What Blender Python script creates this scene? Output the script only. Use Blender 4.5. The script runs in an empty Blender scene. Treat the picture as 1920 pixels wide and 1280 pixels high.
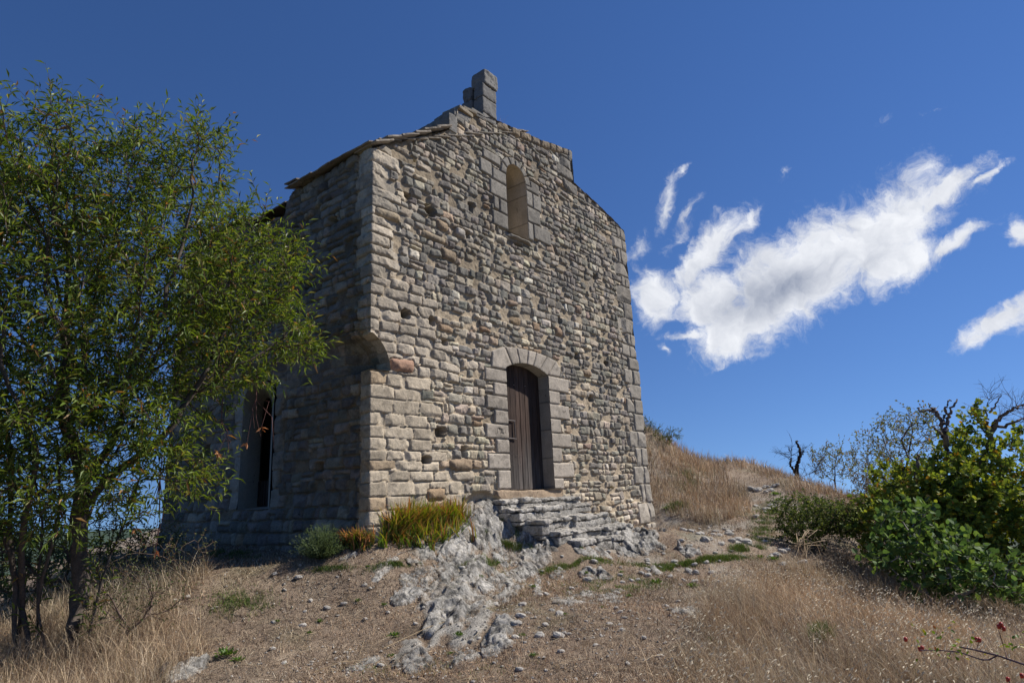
import bpy, math, random
import numpy as np
# ============================================================ camera
scene = bpy.context.scene
CAMP = np.array([-5.2332, -6.6, 0.0179])
FV = np.array([0.76007034, 0.60405438, 0.23960674])
RV = np.array([0.6301493, -0.77518833, -0.04466439])
UV = np.array([-0.15876062, -0.1849361, 0.9698421])
FPX = 1173.58
cam_d = bpy.data.cameras.new("camera"); cam = bpy.data.objects.new("camera", cam_d)
scene.collection.objects.link(cam); scene.camera = cam
import mathutils
M4 = mathutils.Matrix.Identity(4)
for i in range(3):
    M4[i][0] = RV[i]; M4[i][1] = UV[i]; M4[i][2] = -FV[i]; M4[i][3] = CAMP[i]
cam.matrix_world = M4
cam_d.sensor_width = 36; cam_d.lens = FPX / 1920 * 36; cam_d.clip_start = .05; cam_d.clip_end = 6000
# ============================================================ sun, exposure
SUN_DIR = np.array([0.8403 * .7071, -0.5421 * .7071, 0.7071])      # towards the sun
sl = bpy.data.lights.new("sun", 'SUN'); sl.energy = 4.8; sl.angle = math.radians(.5); sl.color = (1, .94, .86)
so = bpy.data.objects.new("sun", sl); scene.collection.objects.link(so)
so.rotation_mode = 'QUATERNION'; so.rotation_quaternion = mathutils.Vector(SUN_DIR).to_track_quat('Z', 'Y')
so.location = (20, -15, 30)
scene.view_settings.view_transform = 'Standard'; scene.view_settings.look = 'None'
scene.view_settings.gamma = 1; scene.view_settings.exposure = 0.3
scene.render.engine = 'CYCLES'
scene.cycles.max_bounces = 6; scene.cycles.transparent_max_bounces = 4
try:
    scene.cycles.use_denoising = True
except Exception: pass

def ray(x, y):
    d = FV * FPX + RV * (x - 960) - UV * (y - 640); return d / np.linalg.norm(d)
def at(x, y, dist): return CAMP + ray(x, y) * dist
def proj(P):
    v = np.asarray(P, float) - CAMP; w = v @ FV
    return 960 + FPX * (v @ RV) / w, 640 - FPX * (v @ UV) / w, w

# ============================================================ world: sky and clouds
def build_world():
    W = bpy.data.worlds.new("World"); scene.world = W; W.use_nodes = True
    nt = W.node_tree; N = nt.nodes; L = nt.links; N.clear()
    def n(t, **k):
        o = N.new(t)
        for a, b in k.items(): setattr(o, a, b)
        return o
    def vm(op, a, b=None):
        o = n('ShaderNodeVectorMath', operation=op)
        for i, v in enumerate((a, b)):
            if v is None: continue
            if isinstance(v, (tuple, list, np.ndarray)): o.inputs[i].default_value = tuple(float(q) for q in v)
            else: L.new(v, o.inputs[i])
        return o
    def mt(op, a, b=None, c=None, clamp=False):
        o = n('ShaderNodeMath', operation=op); o.use_clamp = clamp
        for i, v in enumerate((a, b, c)):
            if v is None: continue
            if isinstance(v, (int, float)): o.inputs[i].default_value = float(v)
            else: L.new(v, o.inputs[i])
        return o.outputs[0]
    sky = n('ShaderNodeTexSky', sky_type='NISHITA'); sky.sun_disc = False
    el = math.asin(SUN_DIR[2]); az = math.atan2(SUN_DIR[0], SUN_DIR[1])
    sky.sun_elevation = el; sky.sun_rotation = az
    sky.altitude = 600; sky.air_density = 1.0; sky.dust_density = 0.0; sky.ozone_density = 4.0
    hs = n('ShaderNodeHueSaturation'); hs.inputs['Hue'].default_value = .510; hs.inputs['Saturation'].default_value = 1.18; hs.inputs['Value'].default_value = .088
    L.new(sky.outputs[0], hs.inputs['Color'])
    tc = n('ShaderNodeTexCoord'); D = tc.outputs['Generated']
    L.new(vm('NORMALIZE', vm('ADD', D, (0, 0, .16)).outputs[0]).outputs[0], sky.inputs['Vector'])
    c = ray(1500, 500); a = np.cross(c, [0, 0, 1.]); a /= np.linalg.norm(a); b = np.cross(a, c)
    dc = vm('DOT_PRODUCT', D, c).outputs['Value']; da = vm('DOT_PRODUCT', D, a).outputs['Value']; db = vm('DOT_PRODUCT', D, b).outputs['Value']
    dcs = mt('MAXIMUM', dc, .05)
    U = mt('DIVIDE', da, dcs); V = mt('DIVIDE', db, dcs)
    cmb = n('ShaderNodeCombineXYZ'); L.new(U, cmb.inputs[0]); L.new(V, cmb.inputs[1])
    def noise(vec, scale, detail, rough, dist=0):
        o = n('ShaderNodeTexNoise'); o.inputs['Scale'].default_value = scale; o.inputs['Detail'].default_value = detail
        o.inputs['Roughness'].default_value = rough; o.inputs['Distortion'].default_value = dist
        L.new(vec, o.inputs['Vector']); return o
    def warp(vec, scale, detail, amp, rough=.55):
        w = noise(vec, scale, detail, rough)
        s = vm('SUBTRACT', w.outputs['Color'], (.5, .5, .5)).outputs[0]
        s = vm('MULTIPLY', s, (amp, amp, 0)).outputs[0]
        return vm('ADD', vec, s).outputs[0]
    P1 = warp(cmb.outputs[0], 8, 3, .07); P2 = warp(P1, 30, 6, .035, .65)
    def tan(px, py):
        r = ray(px, py); return np.array([r @ a, r @ b]) / (r @ c)
    # px, py, rx, ry, angle, strength
    E = [(1490,520,225,95,22,1.35),(1640,445,165,74,27,1.3),(1330,560,95,60,10,1.3),(1755,372,95,26,30,1.1),(1840,338,40,9,35,.75),(1790,462,75,17,16,.95),
         (1700,490,80,45,15,1.1),(1380,605,120,58,12,1.4),(1225,560,48,66,-15,1.2),(1330,470,110,40,36,1.15),(1400,420,40,18,45,.8),
         (1248,385,15,62,-18,.52),(1268,335,26,10,40,.6),(1298,395,10,34,-38,.42),(1285,628,50,13,-5,.85),(1247,660,9,17,0,.6),
         (1370,640,60,30,12,1.1),(1890,598,80,22,23,1.0),(1960,578,60,28,20,1.0),(1912,440,16,28,0,.9),(1205,468,40,22,40,.42),(1270,440,55,16,30,.4),
         (10,455,50,28,20,.8),(1650,225,14,8,0,.22),(1735,218,24,6,20,.26),(1470,330,8,12,0,.2),(1350,670,30,10,10,.5),(2100,520,120,50,20,1.2),(-250,300,200,70,15,1.2)]
    field = None
    for (px, py, rx, ry, ang, st) in E:
        ct = tan(px, py); o = n('ShaderNodeMapping', vector_type='TEXTURE')
        o.inputs['Location'].default_value = (ct[0], ct[1], 0); o.inputs['Rotation'].default_value = (0, 0, math.radians(ang + 2.5))
        o.inputs['Scale'].default_value = (rx / FPX * 1.0, ry / FPX * 1.02, 1)
        L.new(P2, o.inputs['Vector'])
        ln = vm('LENGTH', o.outputs[0]).outputs['Value']
        f = mt('MULTIPLY', mt('SUBTRACT', 1.0, ln), st)
        field = f if field is None else mt('SMOOTH_MAX', field, f, .12)
    nz = noise(P1, 14, 8, .62).outputs['Fac']
    nf = noise(P2, 60, 6, .7).outputs['Fac']
    dens = mt('ADD', field, mt('ADD', mt('MULTIPLY', mt('SUBTRACT', nz, .5), 1.15), mt('MULTIPLY', mt('SUBTRACT', nf, .5), .95)))
    front = mt('GREATER_THAN', dc, .1)
    mr = n('ShaderNodeMapRange', interpolation_type='SMOOTHSTEP'); mr.inputs['From Min'].default_value = -.02; mr.inputs['From Max'].default_value = .74
    L.new(dens, mr.inputs['Value']); alpha = mt('MULTIPLY', mt('POWER', mr.outputs[0], 1.15), front)
    alpha = mt('MULTIPLY', alpha, .97)
    # thick core is greyer (sunlight does not reach through it)
    ct = tan(1440, 548); core = n('ShaderNodeMapping', vector_type='TEXTURE')
    core.inputs['Location'].default_value = (ct[0], ct[1], 0); core.inputs['Rotation'].default_value = (0, 0, math.radians(12))
    core.inputs['Scale'].default_value = (140 / FPX, 55 / FPX, 1); L.new(P1, core.inputs['Vector'])
    cl = vm('LENGTH', core.outputs[0]).outputs['Value']
    cr = n('ShaderNodeMapRange', interpolation_type='SMOOTHSTEP'); cr.inputs['From Min'].default_value = 1.1; cr.inputs['From Max'].default_value = .1
    cr.inputs['To Min'].default_value = 0; cr.inputs['To Max'].default_value = .68; L.new(cl, cr.inputs['Value'])
    n3 = noise(P2, 16, 7, .6).outputs['Fac']
    g = n('ShaderNodeMapRange'); g.inputs['From Min'].default_value = .38; g.inputs['From Max'].default_value = .7; g.inputs['To Min'].default_value = 0; g.inputs['To Max'].default_value = .5
    L.new(n3, g.inputs['Value'])
    grey = mt('ADD', cr.outputs[0], g.outputs[0], clamp=True)
    mc = n('ShaderNodeMix', data_type='RGBA'); mc.inputs['A'].default_value = (.76, .775, .81, 1); mc.inputs['B'].default_value = (.25, .285, .37, 1)
    L.new(grey, mc.inputs['Factor'])
    mx = n('ShaderNodeMix', data_type='RGBA'); L.new(alpha, mx.inputs['Factor']); L.new(hs.outputs[0], mx.inputs['A']); L.new(mc.outputs['Result'], mx.inputs['B'])
    bg = n('ShaderNodeBackground'); bg.inputs['Strength'].default_value = 1
    L.new(mx.outputs['Result'], bg.inputs['Color'])
    out = n('ShaderNodeOutputWorld'); L.new(bg.outputs[0], out.inputs[0])
    W.cycles.sampling_method = 'MANUAL'; W.cycles.sample_map_resolution = 512
build_world()

# ============================================================ numpy noise
def _h(ix, iy, iz, seed):
    h = (ix.astype(np.int64) * 374761393 + iy.astype(np.int64) * 668265263 + iz.astype(np.int64) * 2147483647 + seed * 1274126177) & 0xffffffff
    h = ((h ^ (h >> 13)) * 1274126177) & 0xffffffff
    h = (h ^ (h >> 16)) & 0xffffff
    return h / float(0xffffff)
def vn2(x, y, seed=0):
    x = np.asarray(x, float); y = np.asarray(y, float); xi = np.floor(x); yi = np.floor(y); fx = x - xi; fy = y - yi
    fx = fx * fx * (3 - 2 * fx); fy = fy * fy * (3 - 2 * fy); z = np.zeros_like(xi)
    a = _h(xi, yi, z, seed); b = _h(xi + 1, yi, z, seed); c = _h(xi, yi + 1, z, seed); d = _h(xi + 1, yi + 1, z, seed)
    return (a * (1 - fx) + b * fx) * (1 - fy) + (c * (1 - fx) + d * fx) * fy
def fb2(x, y, seed=0, o=4, g=.5):
    t = 0; A = 1; s = 0
    for i in range(o):
        t = t + A * (vn2(x * 2 ** i + i * 17.3, y * 2 ** i - i * 9.1, seed + i) - .5); s += A; A *= g
    return t / s * 2      # about -1..1
def vn3(p, seed=0):
    pi = np.floor(p); f = p - pi; f = f * f * (3 - 2 * f); r = 0
    for dx in (0, 1):
        for dy in (0, 1):
            for dz in (0, 1):
                w = (f[:, 0] if dx else 1 - f[:, 0]) * (f[:, 1] if dy else 1 - f[:, 1]) * (f[:, 2] if dz else 1 - f[:, 2])
                r = r + w * _h(pi[:, 0] + dx, pi[:, 1] + dy, pi[:, 2] + dz, seed)
    return r
def fb3(p, seed=0, o=4, g=.5):
    t = 0; A = 1; s = 0
    for i in range(o):
        t = t + A * (vn3(p * 2 ** i + i * 11.7, seed + i) - .5); s += A; A *= g
    return t / s * 2
def sstep(a, b, x):
    t = np.clip((x - a) / (b - a), 0, 1); return t * t * (3 - 2 * t)

def worley(x, y, seed=0):
    xi = np.floor(x); yi = np.floor(y); f1 = np.full(x.shape, 9.); f2 = np.full(x.shape, 9.); ident = np.zeros(x.shape); ox = np.zeros(x.shape); oy = np.zeros(x.shape); z = np.zeros_like(xi)
    for i in (-1, 0, 1):
        for j in (-1, 0, 1):
            cx = xi + i + .1 + .8 * _h(xi + i, yi + j, z, seed); cy = yi + j + .1 + .8 * _h(xi + i, yi + j, z, seed + 1); d = np.hypot(x - cx, y - cy); hid = _h(xi + i, yi + j, z, seed + 2)
            n_ = d < f1; f2 = np.where(n_, f1, np.minimum(f2, d)); ident = np.where(n_, hid, ident); ox = np.where(n_, x - cx, ox); oy = np.where(n_, y - cy, oy); f1 = np.where(n_, d, f1)
    return f2 - f1, ident, ox, oy
def fracture(x, y, seed):
    """broken limestone: tilted blocks at two sizes with cracks; height about -1..1, crack mask 0..1"""
    wx = x + .05 * fb2(x * 6, y * 6, seed, 3); wy = y + .05 * fb2(x * 6 + 9, y * 6, seed + 1, 3)
    u = wx * RBD[0] + wy * RBD[1]; v = wx * RBN[0] + wy * RBN[1]
    e1, i1, a1, b1 = worley(u * 1.9, v * 5.0, seed); e2, i2, a2, b2 = worley(u * 6, v * 12, seed + 5)
    h = (i1 - .5) * .9 + (a1 * (_frac(i1 * 17) - .5) + b1 * (_frac(i1 * 29) - .5)) * 1.6 + (i2 - .5) * .45 + (a2 * (_frac(i2 * 13) - .5) + b2 * (_frac(i2 * 31) - .5)) * .8
    cr = np.maximum(1 - e1 / .10, .7 * (1 - e2 / .12)); cr = np.clip(cr, 0, 1); return h - .5 * cr, cr, i1 * .6 + i2 * .4
def _frac(a): return a - np.floor(a)
# ============================================================ mesh and object helpers
def mk_mesh(name, V, F, col=None, smooth=False):
    V = np.asarray(V, np.float32); me = bpy.data.meshes.new(name)
    Fs = F if isinstance(F, list) else [F]
    Fs = [np.asarray(f, np.int32) for f in Fs if len(f)]
    me.vertices.add(len(V)); me.vertices.foreach_set('co', V.ravel())
    nl = sum(f.size for f in Fs); npoly = sum(len(f) for f in Fs)
    me.loops.add(nl); me.polygons.add(npoly)
    me.loops.foreach_set('vertex_index', np.concatenate([f.ravel() for f in Fs]))
    st = []; o = 0
    for f in Fs:
        st.append(o + np.arange(len(f)) * f.shape[1]); o += f.size
    me.polygons.foreach_set('loop_start', np.concatenate(st).astype(np.int32))
    me.polygons.foreach_set('use_smooth', np.full(npoly, smooth))
    if col is not None:
        c = np.ones((len(V), 4), np.float32); c[:, :3] = col
        at_ = me.color_attributes.new('Col', 'FLOAT_COLOR', 'POINT'); at_.data.foreach_set('color', c.ravel())
    me.update(calc_edges=True); me.validate()
    return me
def obj(name, me, mat, parent=None):
    o = bpy.data.objects.new(name, me); scene.collection.objects.link(o)
    if mat and not me.materials: me.materials.append(mat)
    if parent: o.parent = parent
    return o
def tag(o, label=None, cat=None, group=None, kind=None):
    for k, v in (('label', label), ('category', cat), ('group', group), ('kind', kind)):
        if v: o[k] = v
    return o
def empty(name, loc, label, cat, group=None):
    o = bpy.data.objects.new(name, None); scene.collection.objects.link(o); o.location = loc
    o.empty_display_size = .1
    bpy.context.view_layer.update()
    return tag(o, label, cat, group)
def grid_faces(nu, nv, off=0):
    i = np.arange(nu * nv).reshape(nu, nv) + off
    return np.stack([i[:-1, :-1], i[1:, :-1], i[1:, 1:], i[:-1, 1:]], -1).reshape(-1, 4)
class MB:
    def __init__(s): s.V = []; s.F3 = []; s.F4 = []; s.C = []; s.n = 0
    def add(s, V, F, col=(.5, .5, .5)):
        V = np.asarray(V, float); F = np.asarray(F, int)
        if len(F): (s.F3 if F.shape[1] == 3 else s.F4).append(F + s.n)
        s.V.append(V); c = np.empty((len(V), 3)); c[:] = col; s.C.append(c); s.n += len(V)
    def mesh(s, name, smooth=False):
        Fs = []
        if s.F3: Fs.append(np.concatenate(s.F3))
        if s.F4: Fs.append(np.concatenate(s.F4))
        return mk_mesh(name, np.concatenate(s.V), Fs, np.concatenate(s.C), smooth)
def tube(mb, pts, rad, k=6, col=(.5, .5, .5)):
    pts = np.asarray(pts, float); m = len(pts); rad = np.broadcast_to(np.asarray(rad, float), (m,))
    d = np.gradient(pts, axis=0); d /= np.linalg.norm(d, axis=1)[:, None] + 1e-9
    up = np.where(np.abs(d[:, 2:3]) < .9, np.array([[0, 0, 1.]]), np.array([[1., 0, 0]]))
    a = np.cross(d, up); a /= np.linalg.norm(a, axis=1)[:, None]; b = np.cross(d, a)
    t = np.arange(k) / k * 2 * np.pi
    V = pts[:, None] + rad[:, None, None] * (np.cos(t)[None, :, None] * a[:, None] + np.sin(t)[None, :, None] * b[:, None])
    idx = np.arange(m * k).reshape(m, k); nx = np.roll(idx, -1, 1)
    F = np.stack([idx[:-1], nx[:-1], nx[1:], idx[1:]], -1).reshape(-1, 4)
    mb.add(V.reshape(-1, 3), F, col)
def rough_block(mb, x0, x1, y0, y1, z0, z1, seed, col, amp=.02, res=.035, rnd=.02, rot=0, colvar=.25, taper=None):
    """a squared stone with worn edges: subdivided box, displaced outwards and inwards by noise"""
    c = np.array([(x0 + x1) / 2, (y0 + y1) / 2, (z0 + z1) / 2]); hs = np.array([x1 - x0, y1 - y0, z1 - z0]) / 2
    nn = np.maximum(2, np.ceil(hs * 2 / res).astype(int))
    for ax in range(3):
        u, v = [i for i in range(3) if i != ax]
        for sg in (-1, 1):
            a = np.linspace(-1, 1, nn[u] + 1); b = np.linspace(-1, 1, nn[v] + 1)
            A, B = np.meshgrid(a, b, indexing='ij'); P = np.zeros((A.size, 3)); P[:, u] = A.ravel() * hs[u]; P[:, v] = B.ravel() * hs[v]; P[:, ax] = sg * hs[ax]
            inn = np.maximum(hs - rnd, .001); q = np.clip(P, -inn, inn); d = P - q; l = np.linalg.norm(d, axis=1)[:, None] + 1e-9
            P = q + d / l * rnd
            nr = P / (np.abs(P).max(axis=1)[:, None] + 1e-6)
            nr = d / l
            w = P + c
            P = P + nr * (fb3(w * 6, seed, 4)[:, None] * amp)
            P = P + nr * (-np.clip(fb3(w * 22, seed + 9, 3), 0, 1)[:, None] * amp * .8)
            if taper is not None: P = taper(P, hs)
            if rot:
                cr, sr = math.cos(rot), math.sin(rot); P = np.stack([P[:, 0] * cr - P[:, 1] * sr, P[:, 0] * sr + P[:, 1] * cr, P[:, 2]], 1)
            cc = np.array(col)[None] * (1 + colvar * fb3(w * 9, seed + 3, 4))[:, None]
            cc = cc * (1 - .35 * sstep(.15, .5, fb3(w * 30, seed + 5, 3)))[:, None]
            F = grid_faces(nn[u] + 1, nn[v] + 1)
            flip = (sg > 0) == (ax == 1)
            if flip: F = F[:, ::-1]
            mb.add(P + c, F, cc)

# ============================================================ materials
def new_mat(name):
    m = bpy.data.materials.new(name); m.use_nodes = True; nt = m.node_tree
    return m, nt, nt.nodes, nt.links, nt.nodes['Principled BSDF']
def stone_mat(name, fine=60, var=.35, bump=.5, rough=.92, spots=(.62, .72, .35), pale=None, bdist=.01):
    m, nt, N, L, B = new_mat(name); B.inputs['Roughness'].default_value = rough
    B.inputs['Specular IOR Level'].default_value = .2
    at_ = N.new('ShaderNodeAttribute'); at_.attribute_name = 'Col'
    tc = N.new('ShaderNodeTexCoord')
    n1 = N.new('ShaderNodeTexNoise'); n1.inputs['Scale'].default_value = fine; n1.inputs['Detail'].default_value = 6; n1.inputs['Roughness'].default_value = .7
    n2 = N.new('ShaderNodeTexNoise'); n2.inputs['Scale'].default_value = fine * .22; n2.inputs['Detail'].default_value = 5; n2.inputs['Roughness'].default_value = .65
    for q in (n1, n2): L.new(tc.outputs['Object'], q.inputs['Vector'])
    r1 = N.new('ShaderNodeMapRange'); r1.inputs['From Min'].default_value = .3; r1.inputs['From Max'].default_value = .7
    r1.inputs['To Min'].default_value = 1 - var; r1.inputs['To Max'].default_value = 1 + var; L.new(n1.outputs['Fac'], r1.inputs['Value'])
    r2 = N.new('ShaderNodeMapRange'); r2.inputs['From Min'].default_value = spots[0]; r2.inputs['From Max'].default_value = spots[1]
    r2.inputs['To Min'].default_value = 1; r2.inputs['To Max'].default_value = spots[2]; L.new(n2.outputs['Fac'], r2.inputs['Value'])
    mu = N.new('ShaderNodeMath'); mu.operation = 'MULTIPLY'; L.new(r1.outputs[0], mu.inputs[0]); L.new(r2.outputs[0], mu.inputs[1])
    vm = N.new('ShaderNodeVectorMath'); vm.operation = 'SCALE'; L.new(at_.outputs['Color'], vm.inputs[0]); L.new(mu.outputs[0], vm.inputs['Scale'])
    src = vm.outputs[0]
    if pale:
        n3 = N.new('ShaderNodeTexNoise'); n3.inputs['Scale'].default_value = pale[0]; n3.inputs['Detail'].default_value = 7; n3.inputs['Roughness'].default_value = .72
        L.new(tc.outputs['Object'], n3.inputs['Vector'])
        r3 = N.new('ShaderNodeMapRange'); r3.inputs['From Min'].default_value = pale[1]; r3.inputs['From Max'].default_value = pale[2]; r3.inputs['To Max'].default_value = pale[3]
        L.new(n3.outputs['Fac'], r3.inputs['Value'])
        mx = N.new('ShaderNodeMix'); mx.data_type = 'RGBA'; mx.inputs['B'].default_value = (*pale[4], 1); L.new(r3.outputs[0], mx.inputs['Factor']); L.new(src, mx.inputs['A']); src = mx.outputs['Result']
    L.new(src, B.inputs['Base Color'])
    ad = N.new('ShaderNodeMath'); L.new(n1.outputs['Fac'], ad.inputs[0]); L.new(n2.outputs['Fac'], ad.inputs[1])
    bp = N.new('ShaderNodeBump'); bp.inputs['Strength'].default_value = bump; bp.inputs['Distance'].default_value = bdist
    L.new(ad.outputs[0], bp.inputs['Height']); L.new(bp.outputs[0], B.inputs['Normal'])
    return m
def leaf_mat(name, trans=.3, rough=.45, spec=.5):
    m, nt, N, L, B = new_mat(name); B.inputs['Roughness'].default_value = rough; B.inputs['Specular IOR Level'].default_value = spec
    at_ = N.new('ShaderNodeAttribute'); at_.attribute_name = 'Col'; L.new(at_.outputs['Color'], B.inputs['Base Color'])
    if trans:
        hs = N.new('ShaderNodeHueSaturation'); hs.inputs['Hue'].default_value = .485; hs.inputs['Saturation'].default_value = 1.15; hs.inputs['Value'].default_value = 1.5
        L.new(at_.outputs['Color'], hs.inputs['Color'])
        t = N.new('ShaderNodeBsdfTranslucent'); L.new(hs.outputs[0], t.inputs['Color'])
        mx = N.new('ShaderNodeMixShader'); mx.inputs[0].default_value = trans; L.new(B.outputs[0], mx.inputs[1]); L.new(t.outputs[0], mx.inputs[2])
        L.new(mx.outputs[0], N['Material Output'].inputs['Surface'])
    return m
MS = stone_mat('rubble_stone', 55, .30, .55, pale=(26, .60, .72, .45, (.42, .41, .38)))
MROCK = stone_mat('limestone_rock', 34, .45, .9, spots=(.50, .66, .28), pale=(11, .54, .68, .5, (.48, .465, .43)), bdist=.03)
MPEB = stone_mat('loose_stone_limestone', 3, .25, .25, bdist=.05)
MBARK = stone_mat('bark', 40, .4, .8)
MLEAF = leaf_mat('leaf', .33, .5, .35)
MLEAF2 = leaf_mat('dull_leaf', .3, .65, .2)
MGRASS = leaf_mat('dry_grass', .15, .7, .3)
def wood_mat():
    m, nt, N, L, B = new_mat('weathered_wood'); B.inputs['Roughness'].default_value = .85; B.inputs['Specular IOR Level'].default_value = .2
    at_ = N.new('ShaderNodeAttribute'); at_.attribute_name = 'Col'; tc = N.new('ShaderNodeTexCoord')
    mp = N.new('ShaderNodeMapping'); mp.inputs['Scale'].default_value = (60, 60, 2.2); L.new(tc.outputs['Object'], mp.inputs['Vector'])
    n1 = N.new('ShaderNodeTexNoise'); n1.inputs['Scale'].default_value = 1; n1.inputs['Detail'].default_value = 6; n1.inputs['Roughness'].default_value = .7; L.new(mp.outputs[0], n1.inputs['Vector'])
    cr = N.new('ShaderNodeMapRange'); cr.inputs['From Min'].default_value = .32; cr.inputs['From Max'].default_value = .68; cr.inputs['To Min'].default_value = .25; cr.inputs['To Max'].default_value = 1.9
    L.new(n1.outputs['Fac'], cr.inputs['Value'])
    vm = N.new('ShaderNodeVectorMath'); vm.operation = 'SCALE'; L.new(at_.outputs['Color'], vm.inputs[0]); L.new(cr.outputs[0], vm.inputs['Scale']); L.new(vm.outputs[0], B.inputs['Base Color'])
    bp = N.new('ShaderNodeBump'); bp.inputs['Strength'].default_value = .8; bp.inputs['Distance'].default_value = .006; L.new(n1.outputs['Fac'], bp.inputs['Height']); L.new(bp.outputs[0], B.inputs['Normal'])
    return m
MWOOD = wood_mat()
def plain(name, col, rough=.8, metal=0):
    m, nt, N, L, B = new_mat(name); B.inputs['Base Color'].default_value = (*col, 1); B.inputs['Roughness'].default_value = rough; B.inputs['Metallic'].default_value = metal
    n1 = N.new('ShaderNodeTexNoise'); n1.inputs['Scale'].default_value = 80; bp = N.new('ShaderNodeBump'); bp.inputs['Strength'].default_value = .3; bp.inputs['Distance'].default_value = .003
    L.new(n1.outputs['Fac'], bp.inputs['Height']); L.new(bp.outputs[0], B.inputs['Normal']); return m
MIRON = plain('rusty_iron', (.10, .085, .08), .7, .3)
MDARK = plain('painted_interior_dark', (.02, .018, .015), .95)  # near-black colour for sheets that stand in for unlit interior

# ============================================================ terrain
def onz(px, py, z):
    d = ray(px, py); return CAMP + d * ((z - CAMP[2]) / d[2])
CP = []
for q in [(960,1280,-1.33),(400,1280,-1.38),(0,1280,-1.33),(1500,1280,-1.36),(1920,1280,-1.42),(130,1240,-1.24),(400,1150,-1.02),(650,1160,-1.15),
          (960,1150,-1.12),(1300,1150,-1.18),(1600,1150,-1.35),(1900,1150,-1.62),(415,1058,-.72),(570,1040,-.64),(700,1022,-.5),(800,1060,-.78),
          (960,1060,-.93),(1170,1050,-1.0),(1400,1050,-1.12),(1600,1075,-1.4)]:
    CP.append(onz(*q))
for q in [(0,-.05,-.40),(1,-.15,-.42),(1.9,-.15,-.22),(2.4,-.6,-.45),(3.0,-1.2,-.60),(4.6,-1.25,-.67),(6.6,-.3,-.80),(7.7,-.1,-.88),(.1,2,-.5),(.1,4,-.5),(.1,6,-.5),
          (-1.4,.9,-.62),(-2,1.3,-.78),(-3,1.9,-1.02),(-4,1.6,-1.5),(-1.6,4,-.95),(-4,4,-2.3),(-4,8,-3),(-6,0,-2.0),(-2,8,-1.7),(0,9,-1.0),(-8,-6,-2.2),(-5.2,-6.6,-1.65),(0,-8,-1.75),(5,-8,-2.5),(4,-5.5,-1.75),
          (9,-6,-2.9),(4,9,-1.),(9,9,-.5),(9,4,-.5),(4,4,-.7)]:
    CP.append(np.array(q, float))
for q in [(1300,1000,11.2),(1230,948,15),(1217,860,18),(1200,792,20.5),(1160,800,20.5),(1230,818,20),(1260,846,19.6),(1290,866,20),(1340,880,22),(1400,868,22),(1445,886,21),(1500,902,20),(1560,922,19),(1640,955,18),
          (1700,1005,15.5),(1400,915,18),(1430,955,16),(1445,1005,13.5),(1330,930,17),(1560,985,15)]:
    CP.append(at(*q))
for q in [(1200,800,26,1.2),(1250,860,25,-1),(1340,880,27,-1.5),(1420,880,27,-1.6),(1500,900,25,-2.2),(1600,930,24,-2.8),(1750,1000,20,-3.0),(1850,1000,14,-2.7),(1900,1000,22,-4),(1700,1000,30,-5)]:
    p = at(q[0], q[1], q[2]); CP.append(np.array([p[0], p[1], q[3]]))
CP = np.array(CP)
def tps(r): return np.where(r > 1e-9, r * r * np.log(r + 1e-12), 0)
_K = tps(np.linalg.norm(CP[:, None, :2] - CP[None, :, :2], axis=2)) + np.eye(len(CP)) * .25
_P = np.c_[np.ones(len(CP)), CP[:, :2]]
_A = np.block([[_K, _P], [_P.T, np.zeros((3, 3))]]); _w = np.linalg.solve(_A, np.r_[CP[:, 2], 0, 0, 0])
def terr0(x, y):
    x = np.asarray(x, float); y = np.asarray(y, float); sh = x.shape; x = x.ravel(); y = y.ravel(); out = np.empty(len(x))
    for i in range(0, len(x), 20000):
        X = x[i:i + 20000]; Y = y[i:i + 20000]
        r = np.sqrt((X[:, None] - CP[None, :, 0]) ** 2 + (Y[:, None] - CP[None, :, 1]) ** 2)
        out[i:i + 20000] = tps(r) @ _w[:-3] + _w[-3] + _w[-2] * X + _w[-1] * Y
    r = np.hypot(x - 5, y - 0); t = sstep(15, 30, r); far = -3 - np.clip(r - 15, 0, 400) * .33
    far = np.maximum(far, -60)
    return (np.clip(out, -9, 4) * (1 - t) + far * t).reshape(sh)
RB0 = onz(745, 1135, -1.1)[:2]; RB1 = onz(830, 1060, -.9)[:2]; RBD = (RB1 - RB0) / np.linalg.norm(RB1 - RB0); RBN = np.array([-RBD[1], RBD[0]])
SPA = onz(850, 1190, -1.2)[:2]; SPB = np.array([1.6, -.5]); SPC = onz(1200, 1040, -1.)[:2]
def bedrock(x, y):
    """how strongly bedrock shows through the soil (0..1)"""
    def sd(a, b, x, y):
        t = np.clip(((x - a[0]) * (b - a)[0] + (y - a[1]) * (b - a)[1]) / ((b - a) @ (b - a)), 0, 1); return np.hypot(x - a[0] - t * (b - a)[0], y - a[1] - t * (b - a)[1])
    m = np.maximum(sstep(1.0, .1, sd(SPA, SPB, x, y)), .8 * sstep(.8, .1, sd(SPB, SPC, x, y)))
    u = x * RBD[0] + y * RBD[1]; v = x * RBN[0] + y * RBN[1]
    n = 1 - np.abs(fb2(u * .9 + 3, v * 3.2, 161, 3)) * 2.2 + .5 * fb2(x * 5, y * 5, 163, 4)
    return m * sstep(.70, 1.05, n + .5 * (m - .6)), fb2(x * 11, y * 11, 165, 4)
def terr(x, y):
    x = np.asarray(x, float); y = np.asarray(y, float)
    h = terr0(x, y); r = np.hypot(x - 3, y + 1); k = 1 - sstep(20, 40, r)
    bk_, bn_ = bedrock(x, y)
    return h + bk_ * (.045 + .03 * bn_) + k * (.035 * fb2(x * 1.1, y * 1.1, 5, 3) + .022 * fb2(x * 5, y * 5, 9, 4) + .011 * fb2(x * 14, y * 14, 12, 3))
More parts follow.
